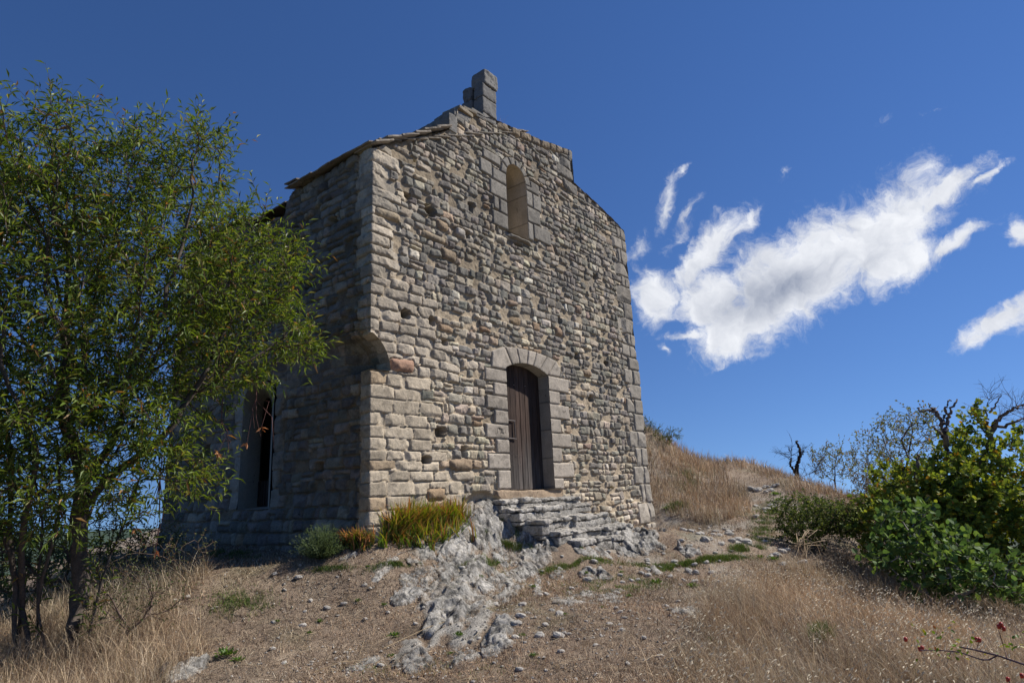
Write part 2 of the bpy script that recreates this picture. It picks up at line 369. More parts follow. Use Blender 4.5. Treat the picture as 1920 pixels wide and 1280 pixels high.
def gp(px, py):
    """ground point under a ray"""
    d = ray(px, py); t = np.arange(2, 60, .05); P = CAMP + d * t[:, None]; b = P[:, 2] < terr0(P[:, 0], P[:, 1])
    i = int(np.argmax(b)); p = P[i] if b.any() else P[-1]; return np.array([p[0], p[1], float(terr(p[0:1], p[1:2])[0])])
def axis(lo, hi, fine, step, far):
    a = list(np.arange(lo, hi, fine)); s = fine; x = a[-1]
    while x < far: s *= step; x += s; a.append(x)
    s = fine; x = a[0]; l = []
    while x > -far: s *= step; x -= s; l.append(x)
    return np.array(l[::-1] + a)
def build_ground():
    X = axis(-5, 9.5, .04, 1.09, 2500); Y = axis(-7.2, 3.2, .04, 1.09, 2500)
    A, B = np.meshgrid(X, Y, indexing='ij'); Z = terr(A, B); x = A.ravel(); y = B.ravel()
    V = np.stack([x, y, Z.ravel()], 1)
    # soil, straw litter, pale grit: colours of the ground itself
    n1 = fb2(x * .9, y * .9, 31, 4); n2 = fb2(x * 7, y * 7, 33, 4); n3 = fb2(x * 2.3, y * 2.3, 35, 4)
    base = np.array([.24, .18, .13]); straw = np.array([.37, .29, .205]); grit = np.array([.36, .325, .27]); dark = np.array([.10, .075, .05]); moss = np.array([.10, .115, .045])
    c = np.repeat(base[None], len(x), 0)
    def mix(c, q, w): return c * (1 - w[:, None]) + q * w[:, None]
    c = mix(c, straw, sstep(-.3, .5, n2) * .6); c = mix(c, dark, sstep(.2, .7, -n1 + .4 * n2) * .55)
    right = sstep(1.2, 3.5, x) * sstep(-7, -1, y + 0 * x) * (1 - sstep(10, 13, x)); c = mix(c, grit, right * sstep(-.2, .4, n3 + .3 * n2) * .75)
    c = mix(c, moss, sstep(.25, .6, fb2(x * 1.4, y * 1.4, 39, 4)) * .35)
    bk_, bn_ = bedrock(x, y); rc = np.array([.37, .345, .30])[None] * (1 + .35 * bn_ + .2 * fb2(x * 24, y * 24, 167, 2))[:, None]; rc = rc * (1 - .55 * sstep(.15, .5, fb2(x * 6, y * 6, 169, 4)))[:, None]; bw_ = sstep(.25, .6, bk_ + .25 * bn_)[:, None]; c = c * (1 - bw_) + rc * bw_
    rr = np.hypot(x, y); farw = sstep(35, 90, rr); c = mix(c, np.array([.045, .06, .035]), farw)
    me = mk_mesh('ground', V, grid_faces(len(X), len(Y)), c, True)
    m = stone_mat('earth_and_litter', 75, .65, 1.0, spots=(.56, .68, .55), pale=(48, .60, .68, .65, (.42, .36, .27)), bdist=.02)
    o = obj('ground', me, m); tag(o, 'dry brown hilltop ground of bare earth, straw litter and grit', 'ground', kind='structure')
build_ground()
def hills():
    mb = MB(); rng = np.random.default_rng(4)
    a = np.linspace(0, 2 * np.pi, 241)
    for (R, z0, z1, sd) in ((900, -60, -46, 1), (1500, -60, -38, 2)):
        h = z1 + 14 * fb2(a * 6 / np.pi * 2, a * 0 + sd, sd, 4)
        h[-1] = h[0]; rows = []
        for k, t in enumerate(np.linspace(0, 1, 9)):
            rr = R + 300 * t; zz = z0 + (h - z0) * math.sin(t * math.pi * .5) + 3 * fb2(a * 30, a * 0 + k, sd + 7, 3) * t
            zz[-1] = zz[0]; rows.append(np.stack([rr * np.cos(a), rr * np.sin(a), zz], 1))
        V = np.concatenate(rows); F = grid_faces(9, 241); mb.add(V, F, (.05, .075, .05))
    o = obj('hills', mb.mesh('hills', True), stone_mat('far_hills', .05, .3, .1)); tag(o, 'low wooded hills on the far horizon', 'hills', kind='structure')
hills()

# ============================================================ chapel masonry
rng = np.random.default_rng(11)
chapel = empty('chapel', (0, 0, 0), 'ruined rubble stone chapel with plank door, arched window and bell gable stump', 'chapel')
S = np.concatenate([np.arange(-6.0, -.4, .025), np.arange(-.4, 7.62, .0125)]); Zg = np.arange(-1.2, 7.62, .0125)
S[np.argmin(abs(S))] = 0
SS, ZZ = np.meshgrid(S, Zg, indexing='ij')
SW = SS + .010 * fb2(SS * 9, ZZ * 9, 41, 3); ZW = ZZ + .009 * fb2(SS * 9 + 50, ZZ * 9, 43, 3)
NH = fb2(SS * 62, ZZ * 62, 44, 2).astype(np.float32); NF = fb2(SS * 26, ZZ * 26, 45, 3).astype(np.float32); NM = fb2(SS * 9, ZZ * 11, 47, 4).astype(np.float32); NL = fb2(SS * 1.1, ZZ * 1.1, 49, 4).astype(np.float32)
H = (-.022 + .012 * NM + .006 * NF).astype(np.float32)
MORT = np.array([.43, .345, .235])
C = MORT[None, None] * (1 + .25 * NM + .15 * NF)[..., None]
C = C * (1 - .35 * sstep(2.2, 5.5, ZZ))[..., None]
C[SS < -.02] *= .5  # side wall mortar darkened: its shade is partly put into the colour
C = C.astype(np.float32)
LB = np.zeros(SS.shape, np.int8)                       # 0 rubble, 1 door surround, 2 window surround, 3 quoins
def place(q, P=.03, e=.012, rough=.008, col=(.3, .3, .3), k=.012, label=0, clear=False, tilt=.04, dome=.3, warp=1.0, mask=None, facet=True):
    q = np.asarray(q, float); c = q.mean(0)
    i0, i1 = np.searchsorted(S, [q[:, 0].min() - .03, q[:, 0].max() + .03]); j0, j1 = np.searchsorted(Zg, [q[:, 1].min() - .03, q[:, 1].max() + .03])
    if i1 - i0 < 2 or j1 - j0 < 2: return
    sl_ = (slice(i0, i1), slice(j0, j1))
    s = SS[sl_] * (1 - warp) + SW[sl_] * warp; z = ZZ[sl_] * (1 - warp) + ZW[sl_] * warp; acc = 0
    for a, b in zip(q, np.roll(q, -1, 0)):
        t = b - a; l = math.hypot(*t)
        if l < 1e-4: continue
        nx, nz = -t[1] / l, t[0] / l
        if (c - a) @ (nx, nz) < 0: nx, nz = -nx, -nz
        acc = acc + np.exp(-np.clip(((s - a[0]) * nx + (z - a[1]) * nz) / k, -40, 60))
    d = -k * np.log(acc + 1e-30)
    r = rng.normal(0, 1, 2) * tilt
    h = P * (1 - np.exp(-np.clip(d, 0, 9) / e)) * (1 - dome) + P * dome * np.clip(d / .07, 0, 1) ** .6 + r[0] * (s - c[0]) + r[1] * (z - c[1]) + rough * (NM[sl_] + .6 * NF[sl_])
    ext = np.array([np.ptp(q[:, 0]), np.ptp(q[:, 1])]) / 2
    for _ in range(3 if facet else 0):
        th_ = rng.uniform(0, 6.283); ca, sa = math.cos(th_), math.sin(th_); lim_ = rng.uniform(.15, .75) * (abs(ca) * ext[0] + abs(sa) * ext[1])
        h = np.minimum(h, P + .004 - rng.uniform(.15, .5) * ((s - c[0]) * ca + (z - c[1]) * sa - lim_) + .5 * rough * NF[sl_])
    h = h + rough * .45 * NH[sl_]
    h = np.maximum(h, -.02)
    Hs = H[sl_]; Cs = C[sl_]; Ls = LB[sl_]
    if clear:
        w = d > -.010; Hs[w] = -.012 + .006 * NF[sl_][w]; Cs[w] = MORT * .8; Ls[w] = label
    ins = (d > 0) & ((h > Hs) | clear)
    Hs[ins] = h[ins]; Ls[ins] = label
    ph = rng.uniform(-50, 50)
    cc = np.asarray(col, float)[None] * (1 + .22 * NM[sl_][ins] + .12 * NF[sl_][ins])[:, None]
    st = sstep(.05, .55, np.roll(NM[sl_][ins], int(ph)) + .4 * NL[sl_][ins])
    cc = cc * (1 - .30 * st)[:, None]
    Cs[ins] = cc
PAL = [(.21, .20, .18), (.31, .285, .245), (.43, .375, .29), (.56, .48, .36), (.46, .345, .225), (.36, .24, .145), (.43, .30, .23), (.60, .56, .48)]
def pick(s, z):
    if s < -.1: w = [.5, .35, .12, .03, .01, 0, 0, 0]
    else:
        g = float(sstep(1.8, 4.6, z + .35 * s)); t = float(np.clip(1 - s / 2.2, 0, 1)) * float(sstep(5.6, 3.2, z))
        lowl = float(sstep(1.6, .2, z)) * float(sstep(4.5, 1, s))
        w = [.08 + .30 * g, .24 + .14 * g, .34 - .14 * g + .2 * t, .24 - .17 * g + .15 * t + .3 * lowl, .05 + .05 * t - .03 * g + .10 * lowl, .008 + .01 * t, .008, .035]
    w = np.clip(w, 0, 1); w = w / w.sum(); c = np.array(PAL[rng.choice(8, p=w)]); c = c * rng.uniform(.82, 1.2) * (1 + rng.normal(0, .03, 3)) * (.78 if s < -.1 else 1)  # side wall stones get a darker tone that deepens the wall's shade
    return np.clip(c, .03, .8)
def wob(s, z): return .035 * fb2(np.array([s * .8]), np.array([z * .5]), 61, 2)[0] + .012 * fb2(np.array([s * 3.]), np.array([z * 3.]), 63, 2)[0]
def stone(s0, s1, z0, z1, gap=.010, jit=.020, **k):
    j = lambda: rng.uniform(-jit, jit)
    w = s1 - s0; h = z1 - z0; q = []
    for (a, b) in ((s0 + gap, z0 + gap), (s1 - gap, z0 + gap), (s1 - gap, z1 - gap), (s0 + gap, z1 - gap)): q.append((a + j(), b + j() * .7 + wob(a, b)))
    # some stones have a knocked-off corner
    if rng.random() < .35:
        i = rng.integers(4); a = np.array(q[i]); p = np.array(q[i - 1]); n_ = np.array(q[(i + 1) % 4]); q[i:i + 1] = [tuple(a + (p - a) * .3), tuple(a + (n_ - a) * rng.uniform(.15, .3))]
    col = k.pop('col', None)
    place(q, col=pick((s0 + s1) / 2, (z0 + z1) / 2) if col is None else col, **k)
def rubble(sa, sb, za, zb, ch, cw, keep, Pm=(.012, .05)):
    z = za
    while z < zb:
        h = rng.uniform(*ch); s = sa + rng.uniform(-.1, 0)
        while s < sb:
            w = rng.uniform(*cw) * (.75 + .5 * rng.random()); r = rng.random()
            sm, zm = s + w / 2, z + h / 2
            if keep(sm, zm):
                P = rng.uniform(*Pm)
                kw = dict(P=P, e=rng.uniform(.006, .012), rough=rng.uniform(.006, .013), k=rng.uniform(.003, .008), tilt=.09, dome=rng.uniform(.0, .12), warp=.7)
                if r < .10 and h > .13:
                    f = rng.uniform(.4, .6); stone(s, s + w, z, z + h * f, .008, .01, **kw); stone(s, s + w, z + h * f, z + h, .008, .01, **kw)
                elif r < .30 and w > .22:
                    f = rng.uniform(.35, .65); stone(s, s + w * f, z, z + h, .008, **kw); stone(s + w * f, s + w, z, z + h, .008, **kw)
                elif r < .345: pass          # lost stone
                else: stone(s, s + w, z, z + h, rng.uniform(.005, .014), **kw)
                if rng.random() < .25: # chink stone in the joint
                    a = s + w; b = z + rng.uniform(0, h); stone(a - .035, a + .035, b - .03, b + .03, .003, .012, P=rng.uniform(0, .03), e=.01, k=.012, tilt=.1)
            s += w
        z += h
# side wall (s < 0)
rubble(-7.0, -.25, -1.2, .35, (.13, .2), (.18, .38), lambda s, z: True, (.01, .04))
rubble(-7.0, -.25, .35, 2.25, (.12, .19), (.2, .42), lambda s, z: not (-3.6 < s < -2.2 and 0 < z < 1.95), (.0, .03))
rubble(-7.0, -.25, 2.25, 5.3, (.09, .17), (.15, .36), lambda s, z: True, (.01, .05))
# facade rubble
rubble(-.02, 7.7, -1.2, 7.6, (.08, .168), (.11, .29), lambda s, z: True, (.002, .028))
# lower-left dressed blocks
z = -.45
while z < 1.74:
    h = rng.uniform(.13, .21); s = -.2; lim = 1.15 if z > .3 else 1.9
    if z + h > 1.60: h = 1.75 - z
    h = max(h, .05)
    while s < lim - rng.uniform(0, .35):
        w = rng.uniform(.28, .52)
        if s < 0: w = rng.uniform(.45, .75)
        col = np.array([.54, .46, .345]) * rng.uniform(.72, 1.12); 
        if rng.random() < .06: col = np.array([.44, .33, .21])
        stone(s, s + w, z, z + h, .004, .006, P=rng.uniform(.010, .018), e=.004, rough=.005, col=col, k=.006, clear=True, tilt=.02, dome=.1, label=3 if s < 0 else 0); s += w
    z += h
z = 1.76
while z < 3.1:
    h = rng.uniform(.13, .19); s = -.2 + rng.uniform(-.05, .05)
    while s < 1.5 - (z - 1.75) * .5:
        w = rng.uniform(.24, .46); col = np.array([.46, .40, .32]) * rng.uniform(.75, 1.15)
        stone(s, s + w, z, z + h, .007, .01, P=rng.uniform(.01, .032), e=.006, rough=.009, col=col, k=.008, clear=True, tilt=.04, dome=.15); s += w
    z += h
z = 3.1
while z < 5.1:                                          # quoins running round the corner
    h = rng.uniform(.13, .23); w = rng.uniform(.28, .55)
    stone(-rng.uniform(.2, .4), w, z, z + h, .007, .012, P=rng.uniform(.01, .04), e=.006, rough=.012, col=np.array([.45, .395, .315]) * rng.uniform(.65, 1.2), k=.009, clear=True, tilt=.04, dome=.15, label=3); z += h
for z0 in np.arange(0, 1.7, .28):
    stone(-3.36 - rng.uniform(.2, .34), -3.355, z0, z0 + .28, .004, .005, P=.02, e=.005, rough=.004, col=(.34, .32, .28), k=.005, clear=True, tilt=.01, dome=.05)
    stone(-2.425, -2.42 + rng.uniform(.16, .3), z0, z0 + .28, .004, .005, P=.02, e=.005, rough=.004, col=(.28, .265, .23), k=.005, clear=True, tilt=.01, dome=.05)
# singular stones
stone(.33, .78, 1.80, 1.98, .004, .008, P=.055, e=.015, col=(.42, .235, .155), k=.016, clear=True, tilt=.02)
for (s0, s1, z0, z1, cc) in [(.95, 1.45, 3.95, 4.10, (.40, .31, .20)), (1.28, 1.55, 4.2, 4.36, (.36, .26, .16)), (1.35, 1.7, 3.72, 3.92, (.34, .26, .17)), (.05, .5, 4.02, 4.16, (.42, .33, .21)),
                             (1.7, 2.0, 4.2, 4.38, (.5, .47, .43)), (1.45, 1.95, .42, .62, (.35, .25, .16)), (2.2, 2.55, 2.68, 2.78, (.32, .20, .12)), (1.0, 1.35, .02, .2, (.38, .26, .15)),
                             (5.3, 5.6, 2.3, 2.45, (.34, .24, .15)), (3.0, 3.3, 3.3, 3.42, (.34, .22, .14)), (5.2, 5.42, 3.6, 3.78, (.36, .24, .16)), (4.4, 4.65, 3.0, 3.18, (.37, .24, .15))]:
    stone(s0, s1, z0, z1, .004, .02, P=.05, e=.02, col=cc, k=.02, clear=True, tilt=.04)
# dark relieving course above the door
s = 2.1
for i in range(16):
    w = rng.uniform(.2, .42); zc = 2.86 + .02 * math.sin(s * 2) - .02 * max(0, s - 4)
    if 2.4 < s < 3.7 or s > 4.3: stone(s, s + w, zc - .05 + rng.uniform(-.02, .02), zc + .05, .008, .014, P=rng.uniform(.02, .05), e=.012, col=np.array([.225, .215, .2]) * rng.uniform(.8, 1.3), k=.012, clear=True, tilt=.03); s += w
    if s > 6.6: break
# right-hand dressed quoins
z = -1.1; alt = 0
while z < 6.12:
    h = rng.uniform(.26, .42); x0 = 7.0 if alt else 7.22; x0 += rng.uniform(-.06, .06); g = 1.25 if z < 1.2 else 1.0
    col = np.array([.34, .315, .275]) * rng.uniform(.8, 1.15) * g
    h = min(h, 6.14 - z)
    if h < .05: break
    if rng.random() < .5:
        m_ = rng.uniform(7.3, 7.45); stone(x0, m_, z, z + h, .005, .006, P=.035, e=.008, rough=.004, col=col, k=.006, clear=True, tilt=.01, dome=.1, label=3)
        stone(m_, 7.72, z, z + h, .005, .006, P=.035, e=.008, rough=.004, col=col * rng.uniform(.85, 1.1), k=.006, clear=True, tilt=.01, dome=.1, label=3)
    else: stone(x0, 7.72, z, z + h, .005, .006, P=.035, e=.008, rough=.004, col=col, k=.006, clear=True, tilt=.01, dome=.1, label=3)
    z += h; alt ^= 1
# shoulder blocks and coping of the raised gable
for (s0, s1, z0, z1) in [(4.85, 5.47, 6.58, 6.86), (5.0, 5.47, 6.86, 7.1), (4.9, 5.3, 7.1, 7.28), (5.3, 5.5, 7.1, 7.4), (5.05, 5.6, 6.32, 6.57)]:
    stone(s0, s1, z0, z1, .005, .008, P=.04, e=.012, rough=.01, col=np.array([.2, .19, .175]) * rng.uniform(.8, 1.2), k=.012, clear=True, tilt=.02, dome=.2)
def topz(x):
    return np.interp(x, [0, 1.6, 1.601, 1.78, 1.8, 2.1, 2.12, 2.5, 2.9, 2.91, 4.3, 5.47, 5.471, 6.5, 7.55, 7.7], [5.05, 6.10, 6.38, 6.42, 6.60, 6.66, 6.74, 6.80, 6.90, 6.90, 7.12, 7.38, 6.60, 6.42, 6.16, 6.12])
s = 2.92
while s < 5.3:
    w = rng.uniform(.2, .4); t0 = float(topz(s)); t1 = float(topz(s + w))
    place([(s + .005, t0 - .15), (s + w - .005, t1 - .15), (s + w - .005, t1 + .03), (s + .005, t0 + .03)], P=.045, e=.015, rough=.012, col=np.array([.26, .20, .13]) * rng.uniform(.8, 1.2), k=.01, clear=True, tilt=.02); s += w
# door surround blocks
DL, DR, DSP, DAP = 2.84, 4.055, 2.145, 2.285
dcol = lambda: np.array([.42, .375, .32]) * rng.uniform(.86, 1.12)
bk = dict(facet=False, P=.034, e=.006, rough=.003, k=.004, clear=True, tilt=.008, dome=.05, label=1, warp=.35)
for (z0, z1, x) in [(1.865, 2.09, 2.30), (1.64, 1.865, 2.50), (1.405, 1.64, 2.32), (1.17, 1.405, 2.50), (.93, 1.17, 2.27), (.70, .93, 2.52), (.44, .70, 2.31), (.13, .44, 2.53)]:
    place([(x, z0 + .004), (DL + .01, z0 + .004), (DL + .01, z1 - .004), (x + rng.uniform(-.01, .02), z1 - .004)], col=dcol(), **bk)
for (z0, z1, x) in [(1.875, 2.15, 4.72), (1.63, 1.875, 4.40), (1.36, 1.63, 4.70), (1.10, 1.36, 4.38), (.84, 1.10, 4.68), (.57, .84, 4.36), (.30, .57, 4.72), (.10, .30, 4.37)]:
    place([(DR - .01, z0 + .004), (x, z0 + .004), (x + rng.uniform(-.015, .015), z1 - .004), (DR - .01, z1 - .004)], col=dcol(), **bk)
_c = ((DR - DL) / 2); _R = (_c ** 2 + (DAP - DSP) ** 2) / (2 * (DAP - DSP)); _cx = (DL + DR) / 2; _cz = DAP - _R
def arch(x): return _cz + np.sqrt(np.maximum(_R ** 2 - (x - _cx) ** 2, 0))
xi = [DL - .02, 3.02, 3.24, 3.44, 3.61, 3.80, 4.0]; vb = [2.74, 2.98, 3.24, 3.48, 3.68, 3.93, 4.2]
xo = [2.48, 2.83, 3.16, 3.50, 3.75, 4.08, 4.36, 4.50]
inn_ = [DL, 3.02, 3.23, 3.44, 3.62, 3.82, DR, DR]
for i in range(7):
    a0, a1 = inn_[i], inn_[i + 1]; o0, o1 = xo[i], xo[i + 1]
    def outer(x): return 2.30 + .25 * math.sqrt(max(0, 1 - ((x - 3.48) / 1.15) ** 2))
    if i == 6: q = [(DR, 2.16), (4.44, 2.16), (4.50, 2.30), (4.36, outer(4.36)), (DR + .005, arch(DR))]
    elif i == 0: q = [(2.47, 2.10), (DL, 2.10), (a1 - .003, arch(a1) - .01), (o1 - .003, outer(o1)), (2.50, 2.38)]
    else: q = [(a0 + .003, arch(a0) - .01), (a1 - .003, arch(a1) - .01), (o1 - .003, outer(o1)), (o0 + .003, outer(o0))]
    place(q, col=dcol(), **bk)
place([(2.46, -.06), (4.36, -.06), (4.36, .10), (2.46, .13)], P=.05, e=.01, rough=.006, k=.008, col=(.36, .26, .17), clear=True, tilt=.0, dome=.1, label=1)
# carved numerals on a jamb block
def carve(pts, w=.006, dep=.012):
    for (a, b) in zip(pts[:-1], pts[1:]):
        a = np.array(a); b = np.array(b); i0, i1 = np.searchsorted(S, [min(a[0], b[0]) - .03, max(a[0], b[0]) + .03]); j0, j1 = np.searchsorted(Zg, [min(a[1], b[1]) - .03, max(a[1], b[1]) + .03])
        s = SS[i0:i1, j0:j1]; z_ = ZZ[i0:i1, j0:j1]; t = np.clip(((s - a[0]) * (b - a)[0] + (z_ - a[1]) * (b - a)[1]) / ((b - a) @ (b - a)), 0, 1)
        d = np.hypot(s - a[0] - t * (b - a)[0], z_ - a[1] - t * (b - a)[1]); m_ = d < w + .003
        H[i0:i1, j0:j1][m_] -= dep; C[i0:i1, j0:j1][m_] *= .45
carve([(2.535, 1.10), (2.54, 1.02)]); carve([(2.575, 1.095), (2.62, 1.09), (2.61, 1.02)]); carve([(2.655, 1.085), (2.655, 1.025), (2.70, 1.02)]); carve([(2.745, 1.08), (2.745, 1.02)], .004, .005)
# window surround
WL, WR, WB, WS, WT = 3.09, 3.69, 4.70, 5.86, 6.16
wc = lambda: np.array([.25, .24, .22]) * rng.uniform(.85, 1.2)
bw = dict(bk); bw['label'] = 2; bw['rough'] = .004
for (x0, x1, z0, z1) in [(2.70, WL, 5.62, 5.86), (2.62, WL, 5.30, 5.61), (2.70, 2.85, 5.04, 5.29), (2.87, WL, 5.02, 5.29), (2.66, WL, 4.72, 5.01), (2.36, 2.69, 5.64, 5.93), (2.45, 2.95, 5.95, 6.15),
                         (WR, 4.13, 5.78, 6.02), (WR, 3.89, 5.45, 5.77), (3.90, 4.18, 5.42, 5.77), (WR, 4.12, 5.11, 5.44), (WR, 3.86, 4.74, 5.10), (3.88, 4.44, 4.80, 5.12)]:
    place([(x0, z0), (x1 - .004, z0 - .0), (x1 - .004, z1 - .006), (x0, z1 - .006)], col=wc(), **bw)
wcx = (WL + WR) / 2; wr = (WR - WL) / 2
for i in range(6):
    t0 = math.pi * (1 - i / 6.) ; t1 = math.pi * (1 - (i + 1) / 6.); ro = wr + rng.uniform(.13, .2)
    q = [(wcx + r_ * math.cos(t), WS + r_ * math.sin(t)) for r_, t in ((wr - .01, t0 - .02), (wr - .01, t1 + .02), (ro, t1 + .03), (ro, t0 - .03))]
    place(q, col=wc(), **bw)
place([(3.0, 4.60), (3.85, 4.62), (3.86, 4.69), (3.0, 4.69)], P=.085, e=.015, rough=.01, k=.01, col=(.24, .22, .19), clear=True, tilt=0, label=2)
# putlog holes and lost stones
for (hs, hz, w, h) in [(.62, 2.64, .10, .09), (1.15, 2.64, .09, .10), (1.41, 2.35, .10, .07), (1.31, .98, .15, .10), (1.76, .70, .09, .12), (1.0, .57, .12, .07), (5.14, 2.67, .10, .08), (6.27, 2.66, .10, .08),
                       (5.56, 1.86, .12, .09), (1.14, 4.45, .16, .12), (1.98, 4.31, .10, .09), (2.12, 4.85, .08, .13), (.68, 4.54, .1, .07), (3.38, 4.53, .16, .05), (4.6, 3.32, .07, .10), (6.1, 4.6, .12, .1),
                       (-1.2, .55, .12, .09), (-1.55, 3.3, .1, .09), (-4.6, 1.05, .14, .12), (-.9, 4.2, .1, .08)]:
    r = (np.abs(SW - hs) / w) ** 4 + (np.abs(ZW - hz) / h) ** 4; m_ = r < .35
    H[m_] = -.17 + .03 * NM[m_]; C[m_] = MORT * .6
# eroded hollow left of the steps
r = ((SS - 2.15) / .42) ** 2 + ((ZZ + .12) / .24) ** 2; m_ = r < 1; H[m_] = np.minimum(H[m_], -.15 * (1 - r[m_]) ** .5 + .03 * NM[m_]); C[m_] = MORT * (1.05 + .3 * NM[m_])[:, None]

st1 = sstep(.05, .6, fb2(SS * 1.6, ZZ * .8, 151, 5))[..., None]; C = C * (1 - .28 * st1)
lic = (sstep(.0, .5, fb2(SS * 3.2, ZZ * 3.6, 153, 5)) * sstep(1.8, 4.5, ZZ + .2 * SS) * .5)[..., None]; C = C * (1 - lic) + np.array([.20, .20, .19]) * lic
gy_ = C.mean(-1, keepdims=True); C = gy_ * np.array([1.14, 1.0, .80]) * .28 + C * .72 * np.array([1.03, 1.0, .94])
# ---- the same height field becomes real walls
VR = .31; VZ0, VZ1 = 1.75, 2.25; _VR = (.31 ** 2 + .5 ** 2) / (2 * .31)
def vault(z): 
    t = np.clip(z - VZ0, 0, .5); return np.where(z < VZ0, VR, np.where(z > VZ1, 0, VR - (_VR - np.sqrt(np.maximum(_VR ** 2 - t ** 2, 0)))))
off = np.where((SS < 0) | ((SS == 0) & (ZZ > VZ0) & (ZZ < VZ1)), vault(ZZ + .01 * NL * (SS < -.05)), 0.0)
off = np.where((SS < 0) & (ZZ < VZ0), np.where(SS > -.22, 0, .07), off)
off = np.where((SS < -.22) & (ZZ > VZ0), off * (1 - sstep(-.35, -.75, SS)) + .07 * sstep(-.35, -.75, SS) * sstep(2.3, 2.1, ZZ), off)
off = np.where((SS < 0) & (ZZ < .2), np.minimum(off, .07 * sstep(-.3, .2, ZZ)), off)
off = off - np.where((SS < -.05) & (ZZ > 2.3) & (ZZ < 2.75), .03 + .02 * NM, 0)
SX = SS.copy(); ZX = ZZ.copy()
# snap grid points to the edges of the openings
def snap(sd, gx, gz, tol=.009):
    m_ = np.abs(sd) < tol; SX[m_] -= (sd * gx)[m_]; ZX[m_] -= (sd * gz)[m_]
dx = np.maximum(DL - SS, SS - DR); az_ = arch(np.clip(SS, DL, DR)); dz = ZZ - az_
door_sd = np.maximum(np.maximum(dx, dz), .115 - ZZ)
ax_ = np.where(ZZ > WS, np.hypot(SS - wcx, ZZ - WS) - wr, np.abs(SS - wcx) - wr); win_sd = np.maximum(ax_, WB - ZZ)
rr_ = np.hypot(SS - wcx, ZZ - WS) + 1e-6
up = ZZ > WS
snap(np.where(win_sd == ax_, ax_, 9), np.where(up, (SS - wcx) / rr_, np.sign(SS - wcx)), np.where(up, (ZZ - WS) / rr_, 0))
snap(np.where((door_sd == dz) & (SS > DL - .01) & (SS < DR + .01), dz, 9), 0, 1)
vt = vault(ZZ); vs = SS - vt
nm_ = (SS > .001) & (ZZ > VZ0) & (ZZ < VZ1) & (np.abs(vs) <= .00626); SX[nm_] = vt[nm_]
notch = (SS > 0) & (vs < -.00626) & (ZZ > VZ0) & (ZZ < VZ1)
sidewin = (SS < -2.42) & (SS > -3.36) & (ZZ > 0.0) & (ZZ < 1.72 + np.sqrt(np.maximum(.1 - (SS + 2.89) ** 2 * .45, 0)))
kf = .022
nx_ = np.where(SX < -kf, -1, np.where(SX > kf, 0, -(kf - SX) / (2 * kf))); ny_ = np.where(SX < -kf, 0, np.where(SX > kf, -1, -(kf + SX) / (2 * kf))); nn_ = np.hypot(nx_, ny_); nx_ /= nn_; ny_ /= nn_
innotch = (SS <= 0) & (ZZ > VZ0) & (ZZ < VZ1); nx_ = np.where(innotch, -1, nx_); ny_ = np.where(innotch, 0, ny_)
# a slight batter of the lowest courses
Hh = H.astype(float) + .05 * sstep(.2, -.6, ZZ) + np.where(SS > 7.5, .0, 0)
Hh = Hh * np.where(innotch, .4, 1)
Hh = np.where(innotch & (SS > -.02), 0, Hh)
PX = np.maximum(SX, 0) + off + nx_ * Hh; PY = np.maximum(-SX, 0) + ny_ * Hh - np.where(innotch & (SS > -.02), .045, 0); PZ = ZX + .0
PX = PX + np.where(SS > 7.0, sstep(3.0, 2.85, ZZ) * .08 * sstep(7.2, 7.6, SS), 0)
# courses sag a little
tz = topz(np.maximum(SS, 0)) + .022 * fb2(SS * 7, SS * 0, 71, 3)
tz = np.where(SS < 0, 5.12 + .05 * fb2(SS * 3, SS * 0, 73, 3) - .35 * sstep(-2.0, -2.4, SS) * sstep(-3.6, -3.0, SS), tz)
keepv = (ZZ <= tz) & (door_sd > -.003) & (win_sd > -.003) & ~notch & ~sidewin
kf_ = keepv[:-1, :-1] & keepv[1:, :-1] & keepv[1:, 1:] & keepv[:-1, 1:]
F = grid_faces(*SS.shape); lab = LB[:-1, :-1].ravel(); fside = (SS[:-1, :-1] < -.001).ravel(); kk = kf_.ravel()
Vall = np.stack([PX, PY, PZ], -1).reshape(-1, 3); Call = C.reshape(-1, 3)
def sub(name, m_, parent):
    f = F[m_]; u, inv = np.unique(f, return_inverse=True); f2 = inv.reshape(f.shape)
    return obj(name, mk_mesh(name, Vall[u], f2, Call[u], True), MS, parent)
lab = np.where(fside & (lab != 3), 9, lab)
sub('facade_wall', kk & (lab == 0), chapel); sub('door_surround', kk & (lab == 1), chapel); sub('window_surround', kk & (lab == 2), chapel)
sub('side_wall', kk & (lab == 9), chapel); sub('corner_quoins', kk & (lab == 3), chapel)
